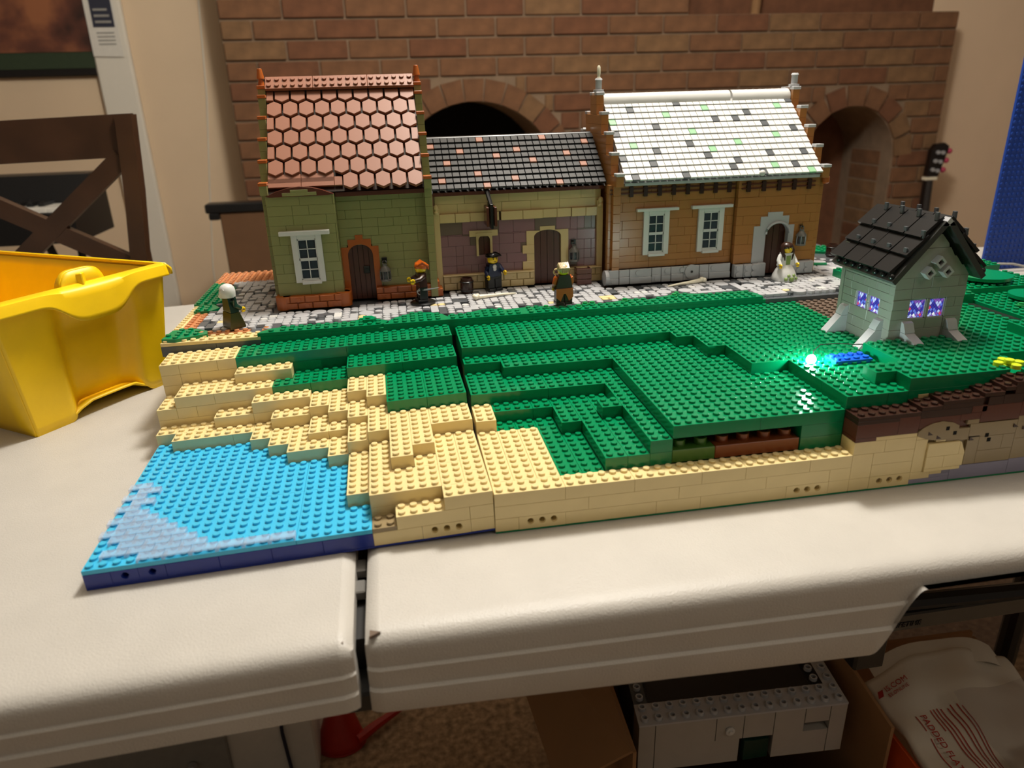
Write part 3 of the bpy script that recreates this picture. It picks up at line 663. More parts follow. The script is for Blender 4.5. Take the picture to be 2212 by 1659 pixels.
def sash_window(pa, xa, xb, z0, z1, la, lb, lz, y):
    wd = obj('window', MBd().cbox(xa, xa + .72, y - .28, y + .3, z0 * P, z1 * P, .03).cbox(xb - .72, xb, y - .28, y + .3, z0 * P, z1 * P, .03)
             .cbox(xa + .72, xb - .72, y - .26, y + .3, (z1 - 1.2) * P, z1 * P, .03).cbox(xa + .72, xb - .72, y - .26, y + .3, z0 * P, (z0 + .8) * P, .03), 'white', pa, 'white window casing')
    obj('lintel', MBd().cbox(la, lb, y - .55, y + .2, z1 * P, lz * P, .04), 'white', wd)
    obj('sill', MBd().cbox(xa + .75, xb - .55, y - .5, y + .1, (z0 - .5) * P, (z0 + .4) * P, .04), 'white', wd)
    a, b = xa + .7, xb - .7; zm = (z0 + z1) / 2
    for s0, s1, dy in ((z0 + .8, zm - .2, 0), (zm - .2, z1 - 1.2, -.04)):
        mb = MBd(); f = .13
        mb.box(a, b, y - .12 + dy, y + .1, s0 * P, s0 * P + .16).box(a, b, y - .12 + dy, y + .1, s1 * P - .2, s1 * P)
        mb.box(a, a + f, y - .12 + dy, y + .1, s0 * P, s1 * P).box(b - f, b, y - .12 + dy, y + .1, s0 * P, s1 * P)
        c = (a + b) / 2; zc = (s0 + s1) / 2 * P
        mb.box(c - .05, c + .05, y - .1 + dy, y + .04, s0 * P, s1 * P).box(a, b, y - .1 + dy, y + .04, zc - .05, zc + .05)
        sh = obj('sash', mb, 'white', wd)
        for pa0, pa1 in ((a + f, c - .05), (c + .05, b - f)):
            for q0, q1 in ((s0 * P + .16, zc - .05), (zc + .05, s1 * P - .2)):
                piece('pane', ('pane', round(pa1 - pa0, 2), round(q1 - q0, 2)), 'pane', wd, (pa0, y + .02, q0), lambda mb: mb.box(0, pa1 - pa0, 0, .04, 0, q1 - q0))
    obj('window_room_shade', MBd().box(a - .2, b + .2, y + .6, y + .7, z0 * P, z1 * P), 'black', wd)  # black sheet stands in for the shade of an unlit interior
def arch_frame(pa, xa, xb, ix0, ix1, z0, zs, zt, ztop, y0, y1, mt, nm='door_frame', plain=False):
    """flat frame around a round-headed opening: jambs from z0, spring zs, crown zt, outer top ztop (plates)"""
    c, rx, rz_ = (ix0 + ix1) / 2, (ix1 - ix0) / 2, (zt - zs) * P
    arc = [(c - rx * math.cos(math.pi * k / 16), zs * P + rz_ * math.sin(math.pi * k / 16)) for k in range(17)]
    mid = (zs + zt) / 2 + 1
    outer = [(xb, z0 * P), (xb, mid * P), (xb - .9, mid * P), (xb - .9, (ztop - 1.4) * P), (xb - 1.9, (ztop - 1.4) * P), (xb - 1.9, ztop * P), (xa + 1.9, ztop * P), (xa + 1.9, (ztop - 1.4) * P), (xa + .9, (ztop - 1.4) * P), (xa + .9, mid * P), (xa, mid * P), (xa, z0 * P)]
    if plain: outer = [(xb, z0 * P), (xb, ztop * P), (xa, ztop * P), (xa, z0 * P)]
    return obj(nm, MBd().prism([(ix0, z0 * P)] + arc + [(ix1, z0 * P)] + outer, y0, y1, 'xz'), mt, pa)
def plank_door(pa, x0, x1, z0, zs, zt, y, n, mt='plankbrown'):
    dr = None; c, rx = (x0 + x1) / 2, (x1 - x0) / 2; w_ = (x1 - x0) / n
    top = lambda x: (zs + (zt - zs) * math.sqrt(max(0, 1 - ((x - c) / rx) ** 2))) * P
    back = obj('door', MBd().box(x0, x1, y + .1, y + .2, z0 * P, zt * P), 'soot_and_shade', pa)
    for k in range(n):
        a, b = x0 + k * w_, x0 + (k + 1) * w_
        pts = [(a + .03, z0 * P), (b - .03, z0 * P)] + [(b - .03 - (b - a - .06) * t / 5, top(b - .03 - (b - a - .06) * t / 5)) for t in range(6)]
        obj('plank', MBd().prism(pts, y - .14 + .05 * (k % 2), y + .12, 'xz'), mt, back)
    return back
def gable(pa, xa, xb, steps, yr, zbase, mt, cap, yfront):
    """stepped gable wall; steps = (front y, top plates) from the lowest"""
    zb = zbase
    for sp in steps:
        yf, zt = sp[:2]
        n = max(1, round((zt - zb) / 3))
        for k in range(n):
            a, b = zb + (zt - zb) * k / n, zb + (zt - zb) * (k + 1) / n
            piece('brick', ('g', xb - xa, round(2 * (yr - yf), 2), round(b - a, 2)), mt, pa, (xa, yf, a * P), lambda mb: mb.cbox(.01, xb - xa - .01, 0, 2 * (yr - yf), .008, (b - a) * P - .008, .03))
        for s in (() if len(sp) > 2 else (0, 1)):
            yy = yf - .22 if s == 0 else 2 * yr - yf - 1.0
            piece('coping', ('cap', xb - xa), cap, pa, (xa - .05, yy, zt * P), lambda mb: mb.cbox(0, xb - xa + .1, 0, 1.25, 0, .4, .05))
        zb = zt
def rpart(name, mb, mt, pa, loc, rot=(0, 0, 0), smooth=35):
    me = to_mesh(name, mb, (0, 0, 0), smooth); me.materials.append(MATS[mt])
    o = link(name, me, pa); o.location = (Vector(loc) - Vector(OFF[pa.name])) * S; o.rotation_euler = rot; OFF[o.name] = tuple(loc)
    return o
def fill(pa, name, x0, x1, y0, y1, z0, z1, mt): return obj(name, MBd().box(x0, x1, y0, y1, z0 * P, z1 * P), mt, pa)
def lantern(x, y, z, label, arm=True):
    t = thing('wall_lantern', label, 'lantern', (x, y, z * P), 0, 'lanterns on the house fronts')
    Z = z * P; k = 1.35
    obj('base', MBd().lathe([(.4*k, 0), (.52*k, .05*k), (.52*k, .18*k), (.44*k, .24*k)], (x, y, Z), 14), 'pearl', t)
    obj('cap', MBd().lathe([(.5*k, .98*k), (.54*k, 1.04*k), (.5*k, 1.16*k), (.3*k, 1.42*k), (.22*k, 1.5*k), (.24*k, 1.62*k), (.1*k, 1.68*k)], (x, y, Z), 14), 'pearl', t)
    obj('burner', MBd().lathe([(.16*k, .2*k), (.2*k, .5*k), (.1*k, .9*k)], (x, y, Z), 10), 'silver', t)
    obj('glass', MBd().lathe([(.44*k, .24*k), (.44*k, .96*k)], (x, y, Z), 14), 'pane', t)
    obj('ring', MBd().tube([(x + .26 * math.cos(a), y, Z + 2.45 + .26 * math.sin(a)) for a in [2 * math.pi * q / 12 for q in range(13)]], .08, 6), 'pearl', t)
    obj('bracket', MBd().cbox(x - .12, x + .12, y - .1, y + .75, Z + 2.6, Z + 2.8, .03).cbox(x - .35, x + .35, y + .5, y + .8, Z + 2.3, Z + 3.0, .03), 'black', t)
    for s in (-1, 1): obj('post', MBd().tube([(x + s * .64, y - .1, Z + .15), (x + s * .68, y - .1, Z + .8), (x + s * .64, y - .1, Z + 1.4)], .08, 6).tube([(x + s * .3, y - .58, Z + .15), (x + s * .3, y - .6, Z + .8), (x + s * .3, y - .58, Z + 1.4)], .07, 6), 'pearl', t)
    return t

# ================================================================== green house
gh = thing('green_house', 'olive green toy brick house with terracotta hexagon tile roof', 'model house', (21, 54, 24 * P))
fill(gh, 'light_stop_core', 11.2, 30.6, 45.7, 66, 24, 60, 'olive'); fill(gh, 'light_stop_core', 11.2, 18.2, 43.5, 46, 28, 59, 'olive')  # hidden filler boxes added to stop light leaking through the walls
bwall(gh, 10.6, 18.8, 28.2, 59.2, 42.6, .7, 'olive', [(13.0, 16.7, 32.3, 47.3)], 3)
for k in range(10): piece('brick', ('sd', 1), 'olive', gh, (18.1, 43.3, (28.2 + 3.1 * k) * P), lambda mb: mb.cbox(0, .7, 0, 2.0, .01, 3.1 * P - .01, .025))
for k in range(10): piece('brick', ('sd2', 1), 'olive', gh, (10.6, 43.3, (28.2 + 3.1 * k) * P), lambda mb: mb.cbox(0, .7, 0, 2.0, .01, 3.1 * P - .01, .025))
bwall(gh, 18.8, 30.9, 28.2, 59.0, 44.7, .8, 'olive', [(19.6, 22.8, 24, 42.2)], 5)
sash_window(gh, 13.0, 16.7, 32.3, 47.3, 11.65, 17.8, 48.6, 42.5)
arch_frame(gh, 18.82, 23.6, 19.6, 22.8, 24, 38.8, 42.4, 45.4, 44.58, 45.4, 'dkorange')
dr = plank_door(gh, 19.5, 22.9, 24, 38.8, 42.4, 45.3, 5)
obj('latch', MBd().cbox(21.4, 22.2, 44.98, 45.2, 32.6 * P, 35 * P, .04).lathe([(.16, -.12), (.16, 0)], (21.8, 44.98, 33.8 * P), 10, 'y'), 'black', dr)
obj('bay_arch', MBd().prism([(10.7, 59.3 * P), (12, 60.6 * P), (13.4, 61.5 * P), (14.8, 61.9 * P), (16.2, 61.5 * P), (17.5, 60.6 * P), (18.8, 59.3 * P), (18.2, 59 * P), (11.2, 59 * P)], 42.3, 43.2, 'xz'), 'redbrown', gh)
for a, b, c_, d in ((12.7, 16.8, 59.2, 60.2), (13.7, 15.8, 60.2, 61)): obj('bay_crown', MBd().cbox(a, b, 42.25, 43, c_ * P, d * P, .03), 'olive', gh)
# orange plinth of masonry blocks
def plinth(pa, x0, x1, y, z0, z1, mt, n, studs=(), r=random.Random(4)):
    hh = (z1 - z0) / 2
    for k in range(2):
        x = x0 - (0.9 if k else 0); i = 0
        while x < x1 - .2:
            a, b = max(x, x0), min(x + 1.85, x1); x += 1.85; i += 1
            if b - a < .3: continue
            w_ = round(b - a, 2)
            def blk(mb):
                mb.cbox(.05, w_ - .05, 0, .9, .04, hh * P - .03, .06)
                if w_ > 1.2: mb.cbox(w_ * .72, w_ * .72 + .12, -.04, .1, hh * P * .35, hh * P * .35 + .12, .02)
            o = piece('plinth_block', ('pb', w_, hh), mt, pa, (a, y, (z0 + k * hh) * P), blk)
        fill(pa, 'plinth_core', x0 + .1, x1 - .1, y + .25, y + 1.2, z0, z1, mt) if k == 0 else None
plinth(gh, 11.0, 18.6, 41.7, 24, 28.2, 'dkorange', 4); plinth(gh, 22.8, 30.4, 43.75, 24, 28.2, 'dkorange', 4)
obj('plinth_corner', MBd().lathe([(.95, 24 * P), (.95, 28.2 * P)], (11.05, 42.55, 0), 20), 'dkorange', gh); obj('plinth_corner', MBd().lathe([(.95, 24 * P), (.95, 28.4 * P)], (18.7, 42.6, 0), 20), 'dkorange', gh)
obj('plinth_corner', MBd().cbox(18.6, 19.5, 42.6, 45.2, 24 * P, 28.4 * P), 'dkorange', gh); obj('plinth_corner', MBd().cbox(30.3, 31.6, 43.8, 46, 24 * P, 26.4 * P).cbox(30.3, 31.2, 43.9, 46, 26.4 * P, 29 * P), 'dkorange', gh)
obj('plinth_corner', MBd().cbox(10.1, 11.0, 43, 46, 24 * P, 26.2 * P).cbox(10.2, 11, 43.2, 46, 26.2 * P, 28.2 * P), 'dkorange', gh)
for x, z in ((13.0, 26.2 + .9), (14.0, 24 + 1.1), (17.6, 25.2)): obj('round_stud', MBd().lathe([(.3, -.14), (.3, 0), (.3, .1)], (x, 41.7, z * P), 14, 'y').lathe([(.17, -.17), (.17, 0)], (x, 41.7, z * P), 12, 'y'), 'dkorange', gh)
for x in (23.3, 24.2): obj('round_stud', MBd().lathe([(.3, -.14), (.3, .1)], (x, 43.75, 25 * P), 14, 'y'), 'dkorange', gh)
# roof
YR, ZR = 54.3, 90.2
e0 = (42.9, 59.4); e1 = (53.6, 89.4)
TH = math.atan2((e1[1] - e0[1]) * P, e1[0] - e0[0]); SL = math.hypot((e1[1] - e0[1]) * P, e1[0] - e0[0])
def on(e0, TH, x, v, n=0.0): return (x, e0[0] + v * math.cos(TH) - n * math.sin(TH), e0[1] * P + v * math.sin(TH) + n * math.cos(TH))
dk = on(e0, TH, 0, .3, -.12)
obj('roof_deck', MBd().prism([(dk[1], dk[2]), (on(e0, TH, 0, SL, -.12)[1], on(e0, TH, 0, SL, -.12)[2]), (YR + .7, ZR * P - .6), (2 * YR - dk[1], dk[2])], 11.0, 30.0, 'yz'), 'dkbrown', gh)
pit = SL / 7.1
def hexm(mb, full=0):
    a = .91
    pts = {0: [(0, 0), (1, .56), (1, pit), (0, pit + .56), (-1, pit), (-1, .56)], 2: [(0, 0), (1, .56), (1, pit * .98), (-1, pit * .98), (-1, .56)], 1: [(-.5, .3), (.5, .3), (.5, pit + .2), (-.5, pit + .2)]}[full]
    cy = pit / 2 + .28; pts = [(u * .885 if full != 1 else u * .82, cy + (v - cy) * .905) for u, v in pts]
    n = len(pts)
    vs = [(u, v, 0) for u, v in pts] + [(u, v, .3) for u, v in pts] + [(u * .95, cy + (v - cy) * .95, .36) for u, v in pts]
    mb.add(vs, [tuple(range(n))[::-1], tuple(2 * n + k for k in range(n))] + [(r * n + k, r * n + (k + 1) % n, (r + 1) * n + (k + 1) % n, (r + 1) * n + k) for r in (0, 1) for k in range(n)])
tilt = math.atan2(.14, pit)
for row in range(7):           # 0 = bottom
    v = row * pit; odd = row % 2 == 0
    xs = [13 + 2 * k for k in range(9)] if odd else [12 + 2 * k for k in range(9)]
    if row == 0: xs = [21 + 2 * k for k in range(5)]
    for x in xs: piece('roof_tile', 'hex6' if row == 6 else 'hex', 'terracotta', gh, on(e0, TH, x, v, .3), lambda mb: hexm(mb, 2 if row == 6 else 0), rot=(TH - tilt, 0, 0))
    if row: piece('roof_tile', 'hexh', 'terracotta', gh, on(e0, TH, 11.5 if odd else 29.5, v, .3), lambda mb: hexm(mb, 1), rot=(TH - tilt, 0, 0))
for a, b, v in ((11, 15, .9), (15, 19, .9), (19, 20, .9), (11, 15, 1.5), (15, 19, 1.5)):
    piece('eave_tile', ('ev', b - a), 'terracotta', gh, on(e0, TH, a, v, .05), lambda mb: mb.cbox(.02, b - a - .02, 0, 1.3, 0, .3, .03), rot=(TH, 0, 0))
obj('eave_board', MBd().cbox(18.9, 30.0, 43.6, 44.7, 58.0 * P, 59.4 * P, .03), 'redbrown', gh)
for a, b in ((11, 17), (17, 24), (24, 30)):
    mb = MBd().cbox(.02, b - a - .02, 0, 2.2, -.35, .05, .04)
    for i in range(b - a):
        for j in (.55, 1.6): mb.stud(i + .5, j, .05)
    rpart('ridge_plate', mb, 'terracotta', gh, (a, YR - 1.9, (ZR - .1) * P), (math.radians(42), 0, 0))
obj('ridge_beam', MBd().cbox(11, 30, YR - .9, YR + 1.2, 87 * P, 90.6 * P, .04), 'dkbrown', gh)
stp = [(42.7 + 2.3 * k, 62.4 + 6.25 * k) for k in range(5)]
for xa, xb in ((10.05, 11.0), (30.0, 30.95)):
    gable(gh, xa, xb, [(43.6, 59.5, 0)] + stp + [(52.7, 90.2)], YR, 24 if xa > 20 else 28, 'olive', 'dkorange', 43)
    c = (xa + xb) / 2
    obj('pinnacle', MBd().lathe([(.48, 0), (.28, .85), (.28, .9), (.5, .95), (.3, 2.1), (.24, 2.15)], (c, 53.4, 90.9 * P), 14), 'dkorange', gh)
lantern(24.2, 43.9, 30.2, 'dark wall lantern beside the brown door of the olive green house')
# ================================================================== middle cottage
mh = thing('middle_cottage', 'low toy brick cottage with black tile roof and mauve wall between taller houses', 'model house', (43, 54, 24 * P))
fill(mh, 'light_stop_core', 31.9, 54, 48.2, 64, 24, 57, 'sandpurple')  # unseen block, added against light leaks
bwall(mh, 31.9, 53.6, 28.9, 46.9, 47, .8, 'sandpurple', [(44.75, 48.55, 24, 42.6), (37.0, 38.6, 35.4, 42.2)], 11, (1, 2, 3), 'taupe')
bwall(mh, 31.4, 54.2, 49.8, 56, 47, .8, 'cream', [], 12, (3, 4, 6))
for k, (a, b) in enumerate(((31.9, 34), (34, 36), (36, 38), (38, 40), (40.2, 43.2), (43.2, 46), (46, 48), (48, 50), (50, 52), (52, 53.6))):
    obj('band_stone', MBd().cbox(a + .02, b - .02, 46.5 if k in (0, 1, 4, 5, 8, 9) else 46.75, 47.4, 46.9 * P, 49.8 * P, .05), 'cream', mh)
for xa, xb in ((31.1, 31.9), (53.6, 54.4)):
    obj('pillar', MBd().cbox(xa, xb, 46.4, 47.6, 24 * P, 52 * P, .04), 'cream', mh)
    obj('knob', MBd().lathe([(.3, 0), (.36, .25), (.22, .5), (.36, .75), (.3, 1.1), (.12, 1.25)], ((xa + xb) / 2, 46.3, 50 * P), 12), 'cream', mh)
plinth(mh, 31.9, 44.6, 46.2, 24, 28.9, 'cream', 6); plinth(mh, 48.7, 54.2, 46.2, 24, 28.9, 'cream', 3)
obj('plinth_cap', MBd().cbox(31.9, 44.6, 46.0, 47.2, 28.9 * P, 29.3 * P, .04), 'cream', mh); obj('plinth_cap', MBd().cbox(48.7, 54.2, 46.0, 47.2, 28.9 * P, 29.3 * P, .04), 'cream', mh)
arch_frame(mh, 43.7, 49.6, 44.75, 48.55, 24, 40.5, 42.8, 44, 46.85, 47.5, 'cream')
for z0, x0 in ((29.4, 43.1), (35, 43.1)): obj('quoin', MBd().cbox(x0, 44.75, 46.75, 47.4, z0 * P, (z0 + 2.8) * P, .04), 'cream', mh)
plank_door(mh, 44.75, 48.55, 24, 40.5, 42.8, 47.3, 4)
obj('niche_lintel', MBd().cbox(35.8, 39.7, 46.7, 47.4, 41.8 * P, 43.8 * P, .03), 'cream', mh)
nf = arch_frame(mh, 36.7, 38.9, 37.0, 38.6, 35.2, 40.4, 42.3, 43, 46.6, 47.4, 'cream', 'niche_frame', True)
plank_door(mh, 37.0, 38.6, 35.6, 40.4, 42.3, 47.2, 2)
# roof of small black tiles
e0 = (45.9, 57.2); e1 = (53.6, 72.4)
TH = math.atan2((e1[1] - e0[1]) * P, e1[0] - e0[0]); SL = math.hypot((e1[1] - e0[1]) * P, e1[0] - e0[0])
dk = on(e0, TH, 0, .2, -.45)
obj('roof_deck', MBd().prism([(dk[1], dk[2]), (54, 71.4 * P), (62, dk[2])], 31.1, 54.6, 'yz'), 'black', mh)
obj('eave_board', MBd().cbox(31.2, 54.4, 46.1, 47.0, 55.8 * P, 57 * P, .03), 'redbrown', mh)
def smalltile(mb): mb.cbox(.03, .95, 0, 1.06, 0, .3, .04)
brn = {(0, 7), (0, 16), (1, 0), (1, 22), (2, 4), (2, 12), (3, 9), (3, 19), (4, 2), (4, 14), (5, 21), (6, 6), (7, 1), (7, 11), (8, 7), (8, 17)}
pit = SL / 9; tl = math.atan2(.2, pit)
for r_ in range(9):
    for c in range(24):
        w_ = 23.5 / 24
        piece('roof_tile', 'smt', 'terracotta' if (r_, c) in brn else 'black', mh, on(e0, TH, 31.1 + c * w_, (8 - r_) * pit, .22), smalltile, rot=(TH - tl, 0, 0))
obj('ridge', MBd().tube([(31.1, 53.8, 72.4 * P), (54.4, 53.8, 72.4 * P)], .5, 12), 'black', mh)
lantern(50.3, 46.3, 31.5, 'dark wall lantern beside the door of the mauve cottage')
sg = thing('hanging_sign', 'brown double board sign hanging on a black arm under the black roof', 'sign', (38.6, 46.0, 52 * P))
for dx in (-.42, .42): obj('board', MBd().cbox(38.6 + dx - .14, 38.6 + dx + .14, 44.3, 46.4, 47.2 * P, 52.2 * P, .04), 'redbrown', sg)
obj('post', MBd().cbox(38.45, 38.75, 44.2, 46.5, 46.6 * P, 53 * P, .04), 'black', sg)
sg.scale = (1.25, 1.25, 1.25)
obj('arm', MBd().tube([(38.6, 44.6, 52.6 * P), (38.4, 45.8, 55.6 * P), (38.3, 46.9, 56 * P)], .24, 8), 'black', sg)

# ================================================================== brown house
bh = thing('brown_house', 'brown toy brick house with white tile roof and grey stone base', 'model house', (69, 54, 24 * P))
fill(bh, 'light_stop_core', 55, 84, 45.6, 64, 24, 57, 'mednougat')  # inner box added to keep light from leaking in
bwall(bh, 54.4, 72.4, 29, 57.4, 44, .9, 'mednougat', [(59.35, 63, 33.5, 48.35), (67.2, 70.9, 33.5, 48.35)], 21, (2, 3, 4, 6))
bwall(bh, 72.5, 84.4, 28.6, 57.6, 43.2, .9, 'mednougat', [(77.0, 80.4, 24, 42.0)], 22, (2, 3, 4, 6))
for k in range(10): piece('brick', ('sd3', 1), 'mednougat', bh, (72.5, 44.1, (28.6 + 2.9 * k) * P), lambda mb: mb.cbox(0, .7, 0, 1.0, .01, 2.9 * P - .01, .025))
sash_window(bh, 59.35, 63.0, 33.5, 48.35, 58.3, 64.2, 49.3, 43.9); sash_window(bh, 67.2, 70.9, 33.5, 48.35, 66.1, 72.0, 49.4, 43.9)
arch_frame(bh, 75.2, 81.2, 77.0, 80.4, 24, 38.6, 42.2, 46, 43.08, 43.9, 'lbg')
plank_door(bh, 76.9, 80.5, 24, 38.6, 42.2, 44.3, 4)
obj('door_arch_moulding', MBd().tube([(78.7 - 1.78 * math.cos(math.pi * k / 14), 42.85, (38.6 + 3.9 * math.sin(math.pi * k / 14)) * P) for k in range(15)], .16, 8), 'lbg', bh)
# grey base of assorted stones
bases = [(54.4, 55.9), (55.9, 57.4), (57.4, 60.6), (60.6, 62), (62, 63.4), (63.4, 65.2), (65.2, 67.6), (67.6, 69), (69, 72.2)]
fill(bh, 'base_core', 54.6, 72.3, 43.5, 44.6, 24, 29, 'dbg'); fill(bh, 'base_core', 72.8, 77, 42.9, 44, 24, 28.6, 'dbg')
for k, (a, b) in enumerate(bases):
    h2 = 26.6 if k % 2 else 26.2
    obj('base_stone', MBd().cbox(a + .03, b - .03, 43.15 - .05 * (k % 3), 44, 24 * P, h2 * P, .05), 'lbg', bh); obj('base_stone', MBd().cbox(a + .03, b - .03, 43.2, 44, h2 * P, 29 * P, .05), 'lbg', bh)
for k, x in enumerate((55.1, 58.6, 61.3, 62.8, 64.2, 65, 68.4, 69.6)): obj('base_stud', MBd().lathe([(.34, -.16), (.34, .05)], (x, 43.2, (27.8 if k % 2 else 25.2) * P), 12, 'y'), 'lbg', bh)
obj('base_disc', MBd().lathe([(1.0, -.2), (1.0, .05)], (66.4, 43.2, 27 * P), 20, 'y'), 'lbg', bh); obj('base_disc_hole', MBd().lathe([(.18, -.03), (.18, 0)], (66.4, 42.99, 27 * P), 12, 'y'), 'black', bh)
obj('base_disc', MBd().lathe([(1.05, 0), (1.05, .5)], (53.9, 43.6, 26.4 * P), 20, 'x'), 'lbg', bh)
for k in range(3): obj('base_stone', MBd().cbox(72.5 + 1.35 * k, 73.8 + 1.35 * k, 42.4, 43.4, 24 * P, 28.6 * P, .1), 'lbg', bh)
for x in (72.9, 74.2, 75.2):
    for z in (25.3, 27.5): obj('base_stud', MBd().lathe([(.36, -.16), (.36, .05)], (x + .1, 42.4, z * P), 12, 'y'), 'lbg', bh)
obj('base_stone', MBd().cbox(76.2, 77.1, 42.3, 43.6, 24 * P, 28.8 * P, .1), 'lbg', bh); obj('base_stone', MBd().cbox(80.4, 84.5, 42.5, 43.6, 24 * P, 28.4 * P, .1), 'lbg', bh)
for x in (82.2, 83.4): 
    for z in (25.3, 27.3): obj('base_stud', MBd().lathe([(.36, -.16), (.36, .05)], (x, 42.5, z * P), 12, 'y'), 'lbg', bh)
# timber frieze under the eave
for xa, xb, y, n in ((54.6, 72.3, 43.75, 9), (72.9, 83.6, 42.95, 5)):
    for z in (54.2, 55.6): obj('frieze_rail', MBd().box(xa, xb, y, y + .3, z * P, (z + .45) * P), 'redbrown', bh)
    for k in range(n):
        x = xa + .9 + (xb - xa - 1.8) * k / (n - 1)
        piece('frieze_post', 'fpost', 'dkbrown', bh, (x, y - .12, 53.3 * P), lambda mb: mb.cbox(-.27, .27, 0, .5, 0, 3.4 * P, .03))
e0 = (42.3, 58.4); e1 = (53.3, 82.4)
TH = math.atan2((e1[1] - e0[1]) * P, e1[0] - e0[0]); SL = math.hypot((e1[1] - e0[1]) * P, e1[0] - e0[0])
dk = on(e0, TH, 0, .1, -.35)
obj('roof_deck', MBd().prism([(dk[1], dk[2]), (53.8, 82.2 * P), (65.3, dk[2])], 56.1, 84.0, 'yz'), 'lbg', bh)
obj('eave_board', MBd().cbox(56.2, 83.9, 42.6, 44, 57.2 * P, 58.2 * P, .03), 'lbg', bh)
gry = {(0, 10), (0, 27), (1, 3), (2, 20), (3, 15), (3, 18), (4, 6), (4, 22), (5, 0), (5, 26), (7, 10), (8, 5), (9, 0), (9, 12), (9, 21), (9, 26), (10, 4), (10, 16), (11, 15), (11, 24), (12, 1), (12, 8), (12, 19)}
grn = {(1, 14), (1, 25), (2, 8), (3, 0), (5, 11), (6, 23), (7, 2), (7, 17), (8, 13), (11, 21), (12, 26)}
pit = SL / 13; tl = math.atan2(.16, pit); rest = []
def wt(mb, f=None): mb.cbox(.02, .96, 0, 1.24, 0, .24, .03)
for r_ in range(13):
    for c in range(28):
        w_ = 27.9 / 28; m_ = 'dbg' if (r_, c) in gry else 'sandgreen' if (r_, c) in grn else 'white'
        L3 = on(e0, TH, 56.1 + c * w_, (12 - r_) * pit, .2)
        if r_ > 2 or (r_ == 2 and c >= 8) or m_ != 'white': piece('roof_tile', 'wtile', m_, bh, L3, wt, rot=(TH - tl, 0, 0))
        else: rest.append(L3)
mb = MBd()
for x, y, z in rest:
    t = MBd(); wt(t); rm = Matrix.Rotation(TH - tl, 3, 'X')
    mb.add([tuple(rm @ Vector(v) + Vector((x, y, z))) for v in t.v], t.f)
obj('roof_tiles', mb, 'white', bh, kind='stuff')
def ridge(a, b):
    mb = MBd(); n = 10; rr = 1.15
    pr = [(rr * math.cos(math.pi * k / n), rr * math.sin(math.pi * k / n)) for k in range(n + 1)] + [(-rr, -.9), (rr, -.9)]
    mb.prism([(u, v) for u, v in pr], a, b, 'yz')
    for k in range(int(b - a)): mb.box(a + k + .45, a + k + .5, -.5, .1, rr * .98, rr * .98 + .05)
    return mb
for a, b in ((56.1, 74.8), (75.1, 84.0)): rpart('ridge_tile', ridge(0, b - a), 'white', bh, (a, 53.9, 83.0 * P))
stp = [(42.3 + 2.5 * k, 60.4 + 6.25 * k) for k in range(5)]
for xa, xb in ((54.9, 55.95), (84.05, 85.1)):
    gable(bh, xa, xb, [(43.4, 57, 0)] + stp, 53.9, 24, 'mednougat', 'lbg', 43)
    c = (xa + xb) / 2
    pn = obj('pinnacle', MBd().lathe([(.75, 0), (.75, .3), (.45, .35), (.45, 1.5), (.55, 1.55), (.4, 1.8)], (c, 53.2, 86.4 * P), 12), 'lbg', bh)
    if xa < 60: obj('finial', MBd().lathe([(.42, 1.5), (.2, 1.9), (.26, 2.3), (.24, 3.1), (.12, 3.3)], (c, 53.2, 86.6 * P), 12), 'bone', pn)
obj('eave_lamp', MBd().ball((75.0, 41.9, 59.6 * P), .42), 'white', bh)
obj('corner_knob', MBd().lathe([(.3, 0), (.5, .2), (.5, .9), (.25, 1.2)], (85.0, 42.9, 54.8 * P), 12), 'dkorange', bh)
for k, z in enumerate((66.5, 74)): obj('gable_peg', MBd().lathe([(.25, -.4), (.25, 0)], (54.5, 55.5 + k, z * P), 10, 'x'), 'white', bh)
lantern(82.2, 42.7, 34, 'dark wall lantern beside the grey arched door of the brown house')

# ================================================================== grey chapel
cp = thing('grey_chapel', 'small grey toy chapel with black overlapping roof and stained glass windows', 'model building', (78.7, 16, 21.5 * P))
X0, X1, Yf, Yb = 74.7, 82.7, 12.1, 20.6
fill(cp, 'light_stop_core', X0 + .8, X1 - .8, Yf + .9, Yb - .5, 24.5, 40.3, 'dbg')  # unseen inner block added to stop light leaks
def grow(x0, x1, z0, z1, seed, op=()): bwall(cp, x0, x1, z0, z1, Yf, .8, 'chapel', op, seed, (2, 3, 4))
grow(X0, X1, 24.2, 40.4, 31, [(76.6, 78.55, 29.7, 34.8), (78.85, 80.7, 29.7, 34.8)])
obj('gable_wall', MBd().prism([(X0, 40.4 * P), (X1, 40.4 * P), (X1 - .8, 43 * P), (X1 - 1, 43 * P), (X1 - 1.8, 45.4 * P), (X1 - 2, 45.4 * P), (X1 - 2.6, 47.6 * P), (X0 + 2.6, 47.6 * P), (X0 + 2, 45.4 * P), (X0 + 1.8, 45.4 * P), (X0 + 1, 43 * P), (X0 + .8, 43 * P)], Yf, Yf + .8, 'xz'), 'chapel', cp)
obj('gable_peak', MBd().prism([(77.5, 47.7 * P), (79.9, 47.7 * P), (79.8, 48.6 * P), (78.9, 51 * P), (78.5, 51 * P), (77.6, 48.6 * P)], Yf, Yf + .8, 'xz'), 'chapel', cp)
z = 21.5; k = 0; rr_ = random.Random(5)
